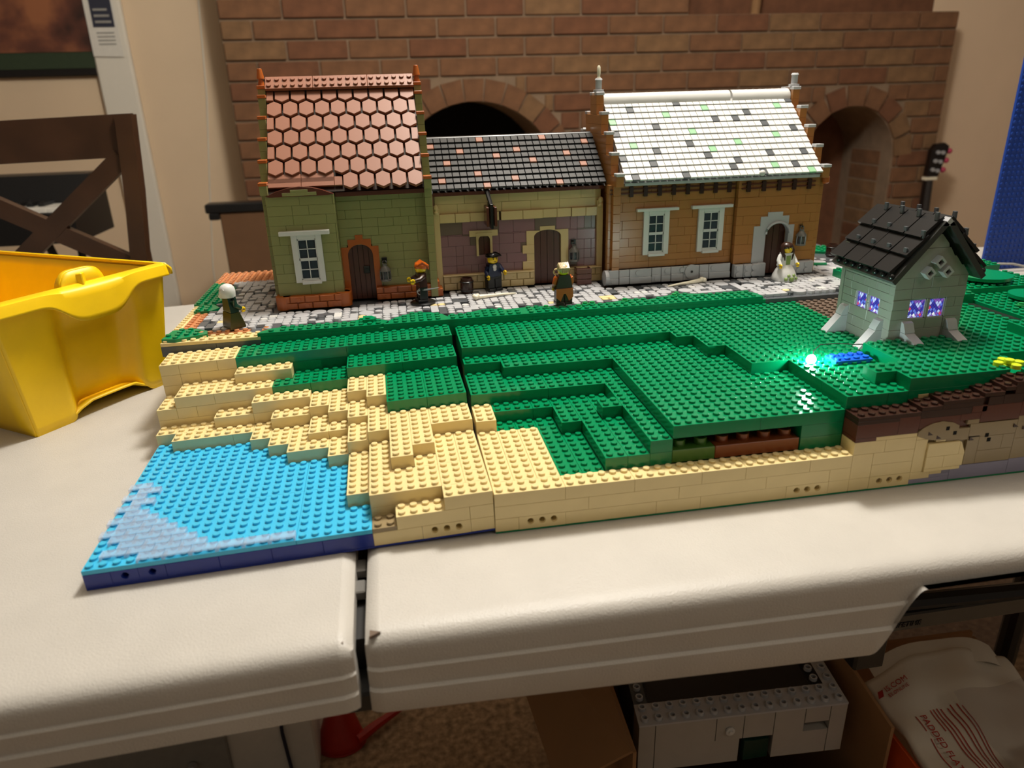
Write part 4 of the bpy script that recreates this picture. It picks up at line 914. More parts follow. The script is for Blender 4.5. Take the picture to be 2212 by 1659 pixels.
while z < 40.2:
    y = Yf + .02 + (0 if k % 2 else -1.2); h = 2.8 if z < 29 else (2.05 if z < 33.9 else 2.13)
    while y < Yb:
        ln = rr_.choice((2, 3)); a, b = max(y, Yf + .02), min(y + ln, Yb); y += ln
        for sgm in ([(a, b)] if not (z + h > 30 and z < 33.9) else [(max(a, q0), min(b, q1)) for q0, q1 in ((Yf, 14.1), (15.9, 16.2), (18.1, Yb))]):
            p0, p1 = sgm
            if p1 - p0 > .1:
                wv = round(p1 - p0, 2); piece('brick', ('cw', wv, round(h, 2)), 'chapel', cp, (X0, p0, z * P), lambda mb: mb.cbox(0, .8, .012, wv - .012, .01, h * P - .01, .022))
    z += h; k += 1
fill(cp, 'side_wall', X1 - .8, X1, Yf + .8, Yb, 21.5, 40.3, 'chapel'); fill(cp, 'back_wall', X0, X1, Yb - .1, Yb + .6, 21.5, 46, 'chapel')
for a, b in ((76.6, 78.55), (78.85, 80.7)):
    wf = obj('window_frame', MBd().box(a, a + .1, Yf + .1, Yf + .5, 29.7 * P, 34.8 * P).box(b - .1, b, Yf + .1, Yf + .5, 29.7 * P, 34.8 * P).box(a, b, Yf + .1, Yf + .5, 29.6 * P, 29.9 * P).box(a, b, Yf + .1, Yf + .5, 34.5 * P, 34.8 * P), 'lbg', cp)
    rpart('stained_glass_pane', MBd().box(0, b - a - .2, 0, .06, 0, 4.7 * P), 'stained', wf, (a + .1, Yf + .22, 29.9 * P))
for a, b in ((14.15, 15.85), (16.3, 18.05)):
    wf = obj('window_frame', MBd().box(X0 + .05, X0 + .4, a - .05, a + .06, 29.9 * P, 34 * P).box(X0 + .05, X0 + .4, b - .06, b + .05, 29.9 * P, 34 * P), 'lbg', cp)
    rpart('stained_glass_pane', MBd().box(0, .06, 0, b - a - .1, 0, 4.1 * P), 'stained', wf, (X0 + .2, a + .05, 29.9 * P))
def buttress(x, y, rz, zb):
    b = bpy.data.objects.new('buttress', None)
    hb = (26.4 - zb) * P
    lo = MBd().prism([(0, 0), (-2.3, 0), (-2.3, .12), (-.75, hb), (0, hb)], -.55, .55, 'yz')
    o = rpart('buttress', lo, 'lbg', cp, (x, y, zb * P), (0, 0, rz))
    up = MBd().prism([(0, 0), (-.75, 0), (-.75, .18), (-.35, .95), (0, 1.1)], -.55, .55, 'yz')
    u = link('buttress_cap', to_mesh('buttress_cap', up), o); u.data.materials.append(MATS['lbg']); u.location = (0, 0, (hb + .03) * S)
    bpy.data.objects.remove(b)
buttress(76.6, Yf, 0, 24.55); buttress(81.5, Yf, 0, 24.55); buttress(X0, 13.6, -math.pi / 2, 21.6); buttress(X0, 19.6, -math.pi / 2, 21.6)
for cx, cz in ((78.75, 44.3), (77.8, 41.7), (79.75, 41.8)):
    mb = MBd(); a = .45; b_ = .25
    for q in ((-a, -b_, -a, a), (b_, a, -a, a)): mb.box(q[0], q[1], -.7, .1, q[2], q[3])
    mb.box(-b_, b_, -.7, .1, -a, -b_).box(-b_, b_, -.7, .1, b_, a)
    o = rpart('diamond_vent', mb, 'lbg', cp, (cx, Yf, cz * P), (0, math.radians(45), 0))
    obj('vent_core', MBd().prism([(cx, cz * P - .37), (cx + .37, cz * P), (cx, cz * P + .37), (cx - .37, cz * P)], Yf - .3, Yf - .05, 'xz'), 'dkbrown', o)
XR, ZT = 78.7, 53.6 * P
for s in (-1, 1):
    ex, ez = XR + s * 4.75, 39.5 * P; dx, dz = XR - ex, ZT - ez; Lr = math.hypot(dx, dz); ux, uz = dx / Lr, dz / Lr; nx, nz = -s * 0 + (-uz if s < 0 else uz), abs(ux)
    pt = lambda v, n: (ex + ux * v + nx * n, ez + uz * v + nz * n)
    obj('roof_slab', MBd().prism([pt(0, 0), pt(Lr, 0), pt(Lr, .55), pt(0, .55)], 11.2, 21.6, 'xz'), 'dkgrey', cp)
    for r_ in range(3):
        for c in range(4):
            y0 = 11.35 + c * 2.55 + (.0 if r_ % 2 else .25); v0 = .55 + r_ * 2.15
            obj('roof_plate', MBd().prism([pt(v0, .95 + .05 * (c % 2)), pt(v0 + 2.75, .62), pt(v0 + 2.75, .9), pt(v0, 1.3 + .05 * (c % 2))], y0, y0 + 2.42, 'xz'), 'black', cp)
            q = pt(v0 + 2.2, .95)
            obj('clip', MBd().cbox(q[0] - .12, q[0] + .12, y0 + .1, y0 + .55, q[1], q[1] + .8, .03), 'dbg', cp)
    for c in range(8):
        q = pt(.28, .55); obj('eave_stud', MBd().ball((q[0], 11.6 + c * 1.27, q[1] + .2), .32, 10, 6), 'black', cp)
obj('ridge_piece', MBd().prism([(XR - .7, ZT - .1), (XR + .7, ZT - .1), (XR, ZT + .7)], 11.2, 12, 'xz'), 'lbg', cp)

# ================================================================== small loose bricks, light
brick(None, 67.5, 71.5, 9.4, 11.4, 22.5 + .02, 1, 'blue', cells(4, 2), 'blue_plate')
o = bpy.data.objects['blue_plate']; tag(o, 'bright blue two by four plate on the green field near the glowing lamp', 'toy brick')
fl = thing('flower_plate', 'lime green plant plate at the brown cliff edge', 'toy brick', (80.4, 2.8, 24.6 * P))
for k, (dx, dy) in enumerate(((0, 0), (-.95, .15), (.95, -.1), (0, -.85), (.1, .85))): obj('petal', MBd().lathe([(.42, 0), (.42, .36), (.38, .4)], (80.4 + dx, 2.8 + dy, 24.6 * P + (.22 if k == 0 else 0)), 12), 'lime', fl)
obj('stem_web', MBd().cbox(79.2, 81.6, 2.6, 3.0, 24.55 * P, 24.9 * P, .03).cbox(80.2, 80.6, 1.6, 3.8, 24.55 * P, 24.9 * P, .03), 'lime', fl)
ld = thing('led_lamp', 'tiny glowing white lamp with thin wire on the green bricks', 'lamp', (65.5, 10.5, 22 * P))
obj('bulb', MBd().ball((65.5, 10.5, 22.6 * P), .5, 12, 8, (1, .8, 1)), 'led', ld)
obj('wire', MBd().tube([(65.8, 10.6, 22.6 * P), (66.6, 12, 23.4 * P), (68.2, 13.4, 23.6 * P), (70.4, 14, 23 * P), (72.2, 13.4, 22.8 * P), (72.8, 12.6, 23.4 * P), (74.6, 13.2, 22.2 * P)], .05, 6), 'wire', ld)
pd = bpy.data.lights.new('led_glow', 'POINT'); pd.energy = .16; pd.color = (.82, 1.0, .94); pd.shadow_soft_size = .003
po = bpy.data.objects.new('led_glow', pd); COL.objects.link(po); po.location = Vector((65.5, 10.4, 24.2 * P)) * S
# ================================================================== toy figures
def figure(label, loc, rz, torso, legs=None, dress=None, hair=None, arms=None, armcol=None, hairmat=None, face=True, legmat='black', headtilt=0, beard=None, hips=None):
    t = thing('toy_figure', label, 'toy figure', loc, rz, 'toy figures in the street', local=True)
    if dress == 'slope':
        obj('skirt', MBd().prism([(-.95, 0), (.75, 0), (.75, .3), (.5, 1.75), (-.5, 1.75), (-.95, .25)], -.97, .97, 'yz'), legmat, t)
    elif dress == 'gown':
        mb = MBd(); n = 24; pr = [(1.5, 0), (1.55, .12), (1.46, .6), (1.15, 1.3), (.78, 1.8), (.62, 1.95)]
        mb.lathe([(r, h) for r, h in pr], (0, 0, 0), n); obj('gown', mb, 'white', t)
        obj('bow', MBd().ball((-.35, -1.34, .75), .22, 8, 6).ball((.35, -1.34, .75), .22, 8, 6).ball((-.7, -1.3, .35), .25, 8, 6).ball((.7, -1.3, .35), .25, 8, 6).ball((0, -1.48, .3), .3, 8, 6, (1.4, .5, 1)), 'dressgreen', t)
    else:
        for s in (-1, 1): obj('leg', MBd().cbox(s * .5 - .46, s * .5 + .46, -.48, .45, .35, 1.55, .06).cbox(s * .5 - .46, s * .5 + .46, -.72, .45, 0, .36, .06), legmat, t)
        obj('hips', MBd().cbox(-.97, .97, -.46, .46, 1.5, 1.82, .05), legs or legmat, t)
    zb = 1.8
    pts = [(-.98, zb), (.98, zb), (.66, zb + 1.62), (-.66, zb + 1.62)]
    tr = obj('torso', MBd().prism(pts, -.46, .46, 'xz').lathe([(.3, 1.5), (.3, 1.75)], (0, 0, zb), 12), torso, t)
    arms = arms or ((-20, 10), (-20, 10))
    for s, (pitch, out) in zip((-1, 1), arms):
        sh = Vector((s * .84, 0, zb + 1.25)); a = math.radians(pitch); ou = math.radians(out)
        d1 = Vector((s * math.sin(ou) + s * .12, -math.sin(a) * .5, -math.cos(a)))
        el = sh + d1.normalized() * .62
        d2 = Vector((s * math.sin(ou) * .4, -math.sin(a) - .35, -math.cos(a) * .9)); wr = el + d2.normalized() * .62
        obj('arm', MBd().tube([sh + Vector((-s * .1, 0, .14)), sh, el, wr], [.27, .32, .29, .24], 10), armcol or torso, t)
        hd = wr + d2.normalized() * .2
        ang = [math.radians(50 + 26 * k) for k in range(11)]
        obj('hand', MBd().tube([hd + Vector((0, .2 * math.cos(q) - .05, .2 * math.sin(q))) for q in ang], .12, 8).ball(wr, .19, 8, 6), 'skin', t)
    zh = zb + 1.62
    hg = obj('head', MBd().lathe([(.36, 0), (.5, .06), (.62, .22), (.64, .5), (.62, .78), (.5, .96), (.36, 1.0), (.3, 1.0), (.3, 1.16)], (0, 0, zh), 18), 'skin', t)
    if face:
        for s in (-1, 1): obj('eye', MBd().ball((s * .2, -.6, zh + .6), .085, 8, 6, (1, .5, 1)), 'black', hg); obj('eyebrow', MBd().cbox(s * .2 - .12, s * .2 + .12, -.63, -.55, zh + .74, zh + .78, .01), 'dkbrown', hg)
        obj('mouth', MBd().tube([(-.16, -.6, zh + .3), (0, -.63, zh + .26), (.16, -.6, zh + .3)], .03, 6), 'redbrown', hg)
    if hair: hair(t, zh)
    t.scale = (1.1, 1.1, 1.1)
    return t
def scarf(t, z):
    mb = MBd().lathe([(.55, -.1), (.78, -.05), (.82, .25), (.84, .6), (.76, .95), (.55, 1.22), (.2, 1.36)], (0, .06, z), 20)
    o = obj('head_scarf', mb, 'white', t)
    obj('scarf_fold', MBd().tube([(-.5, .62, z + .9), (-.1, .86, z + .5), (.3, .8, z + .1), (.5, .6, z - .15)], [.1, .16, .18, .12], 8), 'white', o)
def swept(mtn):
    def f(t, z):
        mb = MBd().ball((0, .08, z + .72), .74, 16, 10, (1, 1.08, .72))
        o = obj('hair', mb, mtn, t)
        for k in range(6): obj('hair_lock', MBd().tube([(-.5 + .2 * k, -.5, z + .95), (-.45 + .2 * k, .1, z + 1.28), (-.4 + .18 * k, .75, z + .8), (-.35 + .15 * k, .85, z + .35)], [.1, .15, .16, .06], 6), mtn, o)
    return f
def longhair(t, z):
    o = obj('hair', MBd().ball((0, .12, z + .72), .76, 16, 10, (1, 1, .78)), 'dkbrown', t)
    for s in (-1, 1): obj('hair_lock', MBd().tube([(s * .62, 0, z + .8), (s * .72, -.12, z + .3), (s * .62, -.3, z - .3), (s * .5, -.4, z - .9)], [.2, .26, .24, .1], 8), 'dkbrown', o)
    obj('hair_back', MBd().cbox(-.6, .6, .3, .62, z - .8, z + .7, .2), 'dkbrown', o)
def tricorn(t, z):
    mb = MBd(); mb.lathe([(.62, .78), (.62, 1.02), (.45, 1.2), (.2, 1.26)], (0, 0, z), 18)
    o = obj('hat', mb, 'black', t)
    n = 36; vs = []
    for k in range(n):
        a = 2 * math.pi * k / n; q = math.cos(1.5 * (a - math.pi / 2)) ** 2
        for r, h in ((.58, .8), (.8 + .35 * q, .86 + .28 * (1 - q)), (.74 + .36 * q, .95 + .34 * (1 - q))): vs.append((r * math.cos(a), r * math.sin(a), z + h))
    fs = [(3 * k + j, 3 * ((k + 1) % n) + j, 3 * ((k + 1) % n) + j + 1, 3 * k + j + 1) for k in range(n) for j in (0, 1)]
    obj('hat_brim', MBd().add(vs, fs), 'black', o)
ZS = 24 * P
f1 = figure('toy figure in dark green dress and white head scarf at the street corner', (6.0, 35.6, ZS), math.radians(125), 'dkgreencloth', dress='slope', hair=scarf, legmat='olivecloth', arms=((35, 5), (35, 5)))
f2 = figure('ginger haired toy figure in black on a dark round stand', (28.7, 40.7, ZS + .3), math.radians(-78), 'dkbrown', hair=swept('hairginger'), legmat='black', arms=((60, 20), (75, 15)), armcol='dkbrown')
obj('round_stand', MBd().lathe([(1.5, -.3), (1.5, -.08), (1.35, 0)], (.1, 0, 0), 24), 'black', f2)
sw = thing('toy_sabre', 'small silver sabre in the hand of the ginger haired toy figure', 'toy sword', (28.6, 39.7, ZS + 1.9), 0)
obj('blade', MBd().prism([(.2, -.06), (1.4, 0), (2.6, .22), (1.6, .16), (.2, .12)], -.05, .05, 'xz').add([], []), 'silver', thing('x', 'x', 'x', (0, 0, 0)) if False else sw) if False else None
mbq = MBd(); mbq.prism([(28.4, ZS + 1.85), (29.6, ZS + 1.9), (30.9, ZS + 2.15), (29.8, ZS + 2.1), (28.4, ZS + 2.05)], 39.66, 39.76, 'xz'); obj('blade', mbq, 'silver', sw)
obj('guard', MBd().tube([(28.45 + .38 * math.cos(a), 39.7, ZS + 1.75 + .38 * math.sin(a)) for a in [math.radians(20 + 28 * k) for k in range(12)]], .07, 6), 'silver', sw)
obj('hilt', MBd().tube([(28.0, 39.7, ZS + 1.85), (28.5, 39.7, ZS + 1.95)], .1, 8), 'silver', sw)
f3 = figure('toy figure in tricorn hat and dark blue coat before the mauve cottage', (38.6, 44.9, ZS), math.radians(22), 'navy', hair=tricorn, legmat='black', arms=((20, 8), (60, 4)))
obj('cravat', MBd().ball((0, -.48, 3.05), .28, 10, 8, (1, .5, 1)).ball((0, -.5, 2.75), .24, 10, 8, (1, .5, 1)), 'white', f3)
f4 = figure('toy figure with beige hair and brown apron seen from behind on the verge', (46.0, 34.7, ZS + .2), math.radians(186), 'dkbrown', hair=swept('beigehair'), legmat='dkbrown', arms=((15, 6), (15, 6)), armcol='orangefig')
obj('coat_tails', MBd().prism([(-.98, 1.9), (.98, 1.9), (1.02, .9), (.5, .45), (.12, 1.3), (-.12, 1.3), (-.5, .45), (-1.02, .9)], .46, .56, 'xz'), 'orangefig', f4)
f5 = figure('toy figure in white gown with green bows outside the brown house', (78.6, 39.8, ZS), math.radians(8), 'white', dress='gown', hair=longhair, arms=((25, 22), (25, 22)))
obj('bodice', MBd().prism([(-.3, 2.0), (.3, 2.0), (.34, 3.1), (-.34, 3.1)], -.5, -.44, 'xz'), 'dressgreen', f5)

# ================================================================== street props
def barrel(x, y, label):
    t = thing('toy_barrel', label, 'barrel', (x, y, ZS), 0, None)
    obj('body', MBd().lathe([(.62, 0), (.72, .35), (.76, .85), (.72, 1.35), (.64, 1.7), (.52, 1.7), (.5, 1.5)], (x, y, ZS), 18), 'dkbrown', t)
    t.scale = (1.22, 1.22, 1.2)
    for h in (.32, 1.3): obj('hoop', MBd().lathe([(.75, -.07), (.79, -.04), (.79, .04), (.75, .07)], (x, y, ZS + h), 18, cap=False), 'black', t)
    return t
barrel(34.9, 44.6, 'dark brown toy barrel beside the tricorn hat figure'); barrel(93.0, 51.5, 'dark brown toy barrel behind the brown house corner')
cr_ = thing('toy_crate', 'reddish brown toy crate by the mauve cottage door', 'crate', (51.3, 45.3, ZS))
for k in range(3):
    obj('slat', MBd().cbox(50.4, 52.2, 44.5, 44.66, ZS + .05 + .58 * k, ZS + .58 + .58 * k, .03), 'redbrown', cr_); obj('slat', MBd().cbox(50.4, 50.56, 44.66, 46.0, ZS + .05 + .58 * k, ZS + .58 + .58 * k, .03).cbox(52.04, 52.2, 44.66, 46.0, ZS + .05 + .58 * k, ZS + .58 + .58 * k, .03), 'redbrown', cr_)
cr_.scale = (1.15, 1.15, 1.3)
obj('lid', MBd().cbox(50.5, 52.1, 44.7, 46, ZS + 1.4, ZS + 1.6, .04), 'redbrown', cr_)
def bone(x, y, rz, label):
    t = thing('toy_bone', label, 'toy bone', (x, y, ZS), rz, 'white bones lying on the cobbles', local=True)
    obj('shaft', MBd().tube([(0, 0, .3), (.8, 0, .28), (2.2, 0, .24), (3.9, 0, .2), (5.4, 0, .14), (5.8, 0, .12)], [.3, .3, .22, .18, .13, .06], 10), 'bone', t)
    obj('knuckle', MBd().ball((-.05, .25, .36), .34).ball((-.05, -.25, .36), .34).ball((.25, 0, .4), .36), 'bone', t)
bone(35.6, 40.6, math.radians(14), 'white toy bone lying in front of the barrel and tricorn hat figure'); bone(67.4, 41.4, math.radians(194), 'white toy bone lying before the grey base of the brown house')
gp = thing('gold_ring_piece', 'small gold ring piece standing behind the beige haired toy figure', 'toy ring', (45.6, 36.6, ZS))
obj('ring', MBd().tube([(45.6 + .36 * math.cos(a), 36.6, ZS + 3.9 + .36 * math.sin(a)) for a in [2 * math.pi * k / 16 for k in range(17)]], .12, 8), 'cream', gp)
obj('rod', MBd().tube([(45.6, 36.6, ZS), (45.6, 36.6, ZS + 3.6)], .1, 8), 'cream', gp)

# ================================================================== round leafy plates at the right edge of the green field
for x, y, r, z in ((98.5, 27.4, 3.2, 28.6), (99, 20, 2.6, 26.6)):
    o = rpart('round_plate', MBd().lathe([(r, 0), (r, .38)], (0, 0, 0), 26), 'green', tcm, (x, y, z * P))
terrain(tcm, [(93, 105, 24, 31, 27.5, G, 1, 3)])
terr2 = [(86, 97, 33, 40, 26.5, G, 1, 3), (97, 106, 33, 42, 28.5, G, 1, 3)]
terrain(st, terr2)
for x, y, z in ((89, 27, 27.5), (91.4, 28, 27.5), (97, 36.6, 28.5), (95, 17.4, 25.5), (99, 39, 28.5)):
    piece('flower_stud', 'flower', 'brightgreen', tcm if y < 31 else st, (x + .5, y + .5, z * P + .2), lambda mb: mb.lathe([(.46, 0), (.46, .14), (.42, .2), (.3, .2), (.3, .38), (.2, .4)], (0, 0, 0), 12))

# ================================================================== yellow storage bin (stands on the left table half)
bn = thing('yellow_bin', 'large yellow plastic storage bin with wavy lip and handle on the left table half', 'bin')
bn.matrix_world = Matrix.Translation(MA.translation * S) @ MA.to_3x3().to_4x4()
cR, cN = Vector((-3.0, 47.6)), Vector((-16.2, 30.4))     # rim corners of the visible end
ue = (cR - cN).normalized(); wl = Vector((-ue.y, ue.x)); Wd = (cR - cN).length; Ln = 42.0
def bp_(u, l, z, tap=1.0):
    """u along the end face 0..1, l away from it (studs), z height; the walls lean in towards the bottom"""
    k = (16.0 - z) / 16.0; ins = 2.0 * k
    uu = ins + (Wd - 2 * ins) * u
    q = cN + ue * uu + wl * (l * (Ln - 2 * ins) / Ln + ins)
    return (q.x, q.y, z)
def dent(u, z):
    """the end wall bows inward in the middle below the handle"""
    g = math.exp(-((u - .55) / .235) ** 8); return 2.4 * g * min(1, max(0, (14.6 - z) / 3.5)) ** .7
def foot(u): 
    g = math.exp(-((u - .57) / .27) ** 8); return 1.7 * g
mb = MBd()
nu, nv = 48, 14
mb.grid(lambda a, b: bp_(a, dent(a, foot(a) + (15.6 - foot(a)) * b), foot(a) + (15.6 - foot(a)) * b), nu, nv)
mb.grid(lambda a, b: bp_(1, a * Ln, 15.6 * b), 12, nv); mb.grid(lambda a, b: bp_(0, a * Ln, 15.6 * b), 12, nv); mb.grid(lambda a, b: bp_(a, Ln, 15.6 * b), 12, nv)
mb.grid(lambda a, b: bp_(a, b * Ln, max(.4, foot(a) * (1 - b * 6)) + .1), 12, 12)
o = obj('body', mb, 'binyellow', bn, smooth=50)
sm = o.modifiers.new('thickness', 'SOLIDIFY'); sm.thickness = .28 * S; sm.offset = 0
def lipz(u): return 14.7 - 2.7 * math.exp(-((u - .53) / .2) ** 4)
mb = MBd()
def lip(a, b):
    x, y, z = bp_(a, 0, 15.6); out = -wl * (.75 if b > .05 else 0.0)
    zz = 16.2 + (lipz(a) - 16.2) * b
    flare = .75 * (1 + .5 * b)
    q = Vector((x, y)) - wl * flare * (1 if b > 0 else .0)
    return (q.x, q.y, 16.2 if b == 0 else zz)
mb.grid(lip, 60, 6)
for uu, sgn in ((1.0, 1), (0.0, -1)):
    def side(a, b, uu=uu, sgn=sgn):
        x, y, z = bp_(uu, a * Ln, 15.6); q = Vector((x, y)) + ue * sgn * (.75 if b > 0 else 0)
        if a == 0: q = q - wl * .75
        return (q.x, q.y, 16.2 - 1.5 * b)
    mb.grid(side, 12, 2)
o = obj('rim', mb, 'binyellow', bn, smooth=50); sm = o.modifiers.new('thickness', 'SOLIDIFY'); sm.thickness = .3 * S; sm.offset = 0
mb = MBd()
def hnd(a, b):
    x, y, z = bp_(.38 + .26 * a, 0, 16); h = 2.0 * (1 - abs(2 * a - 1) ** 5) ** .9
    q = Vector((x, y)) + wl * (.2 + .9 * b); return (q.x, q.y, 15.8 + h * (1 if b < 1 else .85))
mb.grid(hnd, 20, 3)
mb.grid(lambda a, b: (lambda q: (q[0], q[1], 15.5 + (q[2] - 15.5) * b))(hnd(a, 0)), 20, 2)
o = obj('handle_tab', mb, 'binyellow', bn, smooth=50); sm = o.modifiers.new('thickness', 'SOLIDIFY'); sm.thickness = .25 * S; sm.offset = 0
q0 = bp_(.5, 0, 16); q = Vector(q0[:2]) + wl * .2
obj('handle_rib', MBd().cbox(q.x - .5, q.x + .5, q.y - .4, q.y + .6, 15.6, 17.4, .1), 'binyellow', bn)

# ================================================================== room furniture and clutter
ch = thing('dining_chair', 'dark wooden chair with cross back beyond the table', 'chair', (-40, 120, FLOOR))
def beam(nm, pts, wx, wy, mt='darkwood', pa=ch):
    mb = MBd(); vs = []
    for x, y, z in pts: vs += [(x - wx, y - wy, z), (x + wx, y - wy, z), (x + wx, y + wy, z), (x - wx, y + wy, z)]
    n = len(pts); fs = [(4 * i + k, 4 * i + (k + 1) % 4, 4 * i + 4 + (k + 1) % 4, 4 * i + 4 + k) for i in range(n - 1) for k in range(4)] + [(0, 1, 2, 3), tuple(4 * (n - 1) + k for k in range(4))]
    return obj(nm, mb.add(vs, fs), mt, pa)
beam('back_post', [(-31, 124, FLOOR), (-30.4, 121, -30), (-30.2, 120, 5), (-28.6, 120, 18), (-27.2, 119.6, 33.4)], 1.7, 1.7)
beam('back_post', [(-71, 124, FLOOR), (-71, 121, -30), (-70.4, 120, 5), (-70.2, 120, 18), (-70.2, 119.6, 33)], 1.7, 1.7)
obj('top_rail', MBd().add([(-72, 119, 24.2), (-29.4, 119, 25.0), (-26.0, 119, 33.6), (-72, 119, 32.4), (-72, 121, 24.2), (-29.4, 121, 25.0), (-26.0, 121, 33.6), (-72, 121, 32.4)], [(0, 1, 2, 3), (4, 5, 6, 7), (0, 1, 5, 4), (1, 2, 6, 5), (2, 3, 7, 6), (3, 0, 4, 7)]), 'darkwood', ch)
def slant(nm, a, b, t=1.9):
    a, b = Vector(a), Vector(b); d = (b - a).normalized(); n = Vector((-d.z, 0, d.x)) * t; y = Vector((0, 1.1, 0))
    vs = [a - n - y, b - n - y, b + n - y, a + n - y, a - n + y, b - n + y, b + n + y, a + n + y]
    return obj(nm, MBd().add(vs, [(0, 1, 2, 3), (4, 5, 6, 7), (0, 1, 5, 4), (1, 2, 6, 5), (2, 3, 7, 6), (3, 0, 4, 7)]), 'darkwood', ch)
slant('cross_slat', (-70, 120, 24), (-31, 120.2, 1.5)); slant('cross_slat', (-29.5, 119.8, 25), (-70, 120.4, -8))
beam('lower_rail', [(-71, 120.5, -8.6), (-30, 120.5, -8.6)], 0.01, 1.2); obj('bottom_rail', MBd().cbox(-70, -30, 119.6, 121.6, -10, -5, .3), 'darkwood', ch)
obj('seat', MBd().cbox(-72, -29, 122, 172, -38, -34, .8), 'darkwood', ch)
for x in (-70, -31): obj('leg', MBd().cbox(x - 2, x + 2, 166, 170, FLOOR, -38, .3), 'darkwood', ch)
pn = thing('keyboard_piano', 'black electric piano with white keys by the left wall', 'piano', (-110, 230, FLOOR))
obj('case', MBd().prism([(216, -7), (250, -7), (250, 14), (236, 14), (232, 5), (216, 3)], -170, -80, 'yz'), 'blackmetal', pn)
for k in range(22): piece('white_key', 'wk', 'key_white', pn, (-166 + 3.7 * k, 217, 3.2), lambda mb: mb.cbox(.05, 3.6, 0, 14, 0, 1.6, .15))
for k in range(21):
    if k % 7 not in (2, 6): piece('black_key', 'bk', 'blackmetal', pn, (-163.3 + 3.7 * k, 222.5, 4.6), lambda mb: mb.cbox(0, 2, 0, 9, 0, 1.6, .15))
for x in (-160, -92): obj('stand', MBd().tube([(x, 220, -7), (x + 8, 246, FLOOR)], 1.4, 8).tube([(x, 246, -7), (x + 8, 220, FLOOR)], 1.4, 8), 'blackmetal', pn)
pc = thing('framed_picture', 'dark framed brown landscape picture on the left wall', 'picture', (-150, YB + 29, 75))
obj('frame', MBd().cbox(-196, -97.6, YB + 27, YB + 30, 49.6, 110, .5), 'picframe', pc); obj('picture_mat', MBd().box(-192, -98.4, YB + 26.6, YB + 27, 52.8, 108), 'picmat', pc); obj('print', MBd().box(-188, -99, YB + 26.3, YB + 26.7, 59.5, 106), 'painting', pc)
fy = thing('paper_flyer', 'white leaflet with a dark photo panel pinned to the trim', 'leaflet', (-93, YB + 25, 70))
obj('sheet', MBd().prism([(-98.5, 100), (-86.5, 100), (-86.4, 57), (-98.9, 57.4)], YB + 25.2, YB + 25.5, 'xz'), 'paper', fy)
obj('photo_panel', MBd().prism([(-96.0, 99), (-87.2, 99), (-87.6, 69), (-96.4, 69)], YB + 24.95, YB + 25.2, 'xz'), 'printdark', fy)
for k in range(3): obj('text_line', MBd().box(-95.2, -88.6 - .4 * k, YB + 24.7, YB + 24.95, 70.6 + 2.4 * k, 71.5 + 2.4 * k), 'printgrey', fy)
for k in range(4): obj('text_line', MBd().box(-95.6, -88.4, YB + 25.0, YB + 25.2, 62 + 1.5 * k, 62.5 + 1.5 * k), 'printgrey', fy)
single('wall_cable', MBd().tube([(-51.6, YB + 29.6, 112), (-51.6, YB + 29.6, 80), (-55, YB + 29.6, 40), (-60, YB + 29.6, 5), (-66, YB + 29.6, -40), (-68, YB + 29.6, FLOOR + 1)], .35, 8), 'trimwhite', 'thin pale cable hanging down the plain wall beside the fireplace', 'cable', (-60, YB + 29.6, FLOOR))
bx = thing('floor_carton', 'brown carton with a black bar on top beside the fireplace', 'box', (-35, 262, FLOOR))
obj('carton', MBd().cbox(-42, -14, 255, 275, FLOOR, -4.5, .5), 'cardboard_dark', bx); obj('black_bar', MBd().cbox(-47, -12, 254, 262, -4.4, -.8, .5).cbox(-46, -42, 254, 260, -7, -4.4, .4), 'blackmetal', bx)
# guitar leaning in the corner
gt = thing('guitar', 'dark electric guitar leaning in the corner right of the fireplace', 'guitar', (300, YB - 12, FLOOR))
gy = YB - 10
obj('body', MBd().lathe([(17, -2), (18, 0), (18, 4), (17, 6)], (293, gy - 6, FLOOR + 24), 24, 'y').lathe([(13, -2), (14, 0), (14, 4), (13, 6)], (295, gy - 5, FLOOR + 46), 24, 'y'), 'guitar_dark', gt)
obj('neck', MBd().tube([(295.5, gy - 4, FLOOR + 50), (300.5, gy + 4, -9)], [2.9, 2.4], 8), 'guitar_dark', gt)
obj('nut', MBd().cbox(297.2, 303.6, gy + 1, gy + 4.6, -10.2, -8.6, .2), 'bone', gt)
hsd = obj('headstock', MBd().prism([(298, -8), (304.4, -8.6), (307.6, 4), (307.8, 6.4), (305, 8), (300.6, 7.4), (298.6, 4.6)], gy + 2, gy + 5, 'xz'), 'guitar_dark', gt)
for k in range(3):
    obj('tuner', MBd().lathe([(1, -1), (1, 0)], (300.4 + .7 * k, gy + 2, -5 + 4.2 * k), 10, 'y').lathe([(1, -1), (1, 0)], (303.2 + .7 * k, gy + 2, -5.6 + 4.4 * k), 10, 'y'), 'silver', hsd)
    obj('tuner_button', MBd().ball((307.4 + .9 * k, gy + 3, -5.4 + 4.6 * k), 1.4, 10, 8), 'pink', hsd)
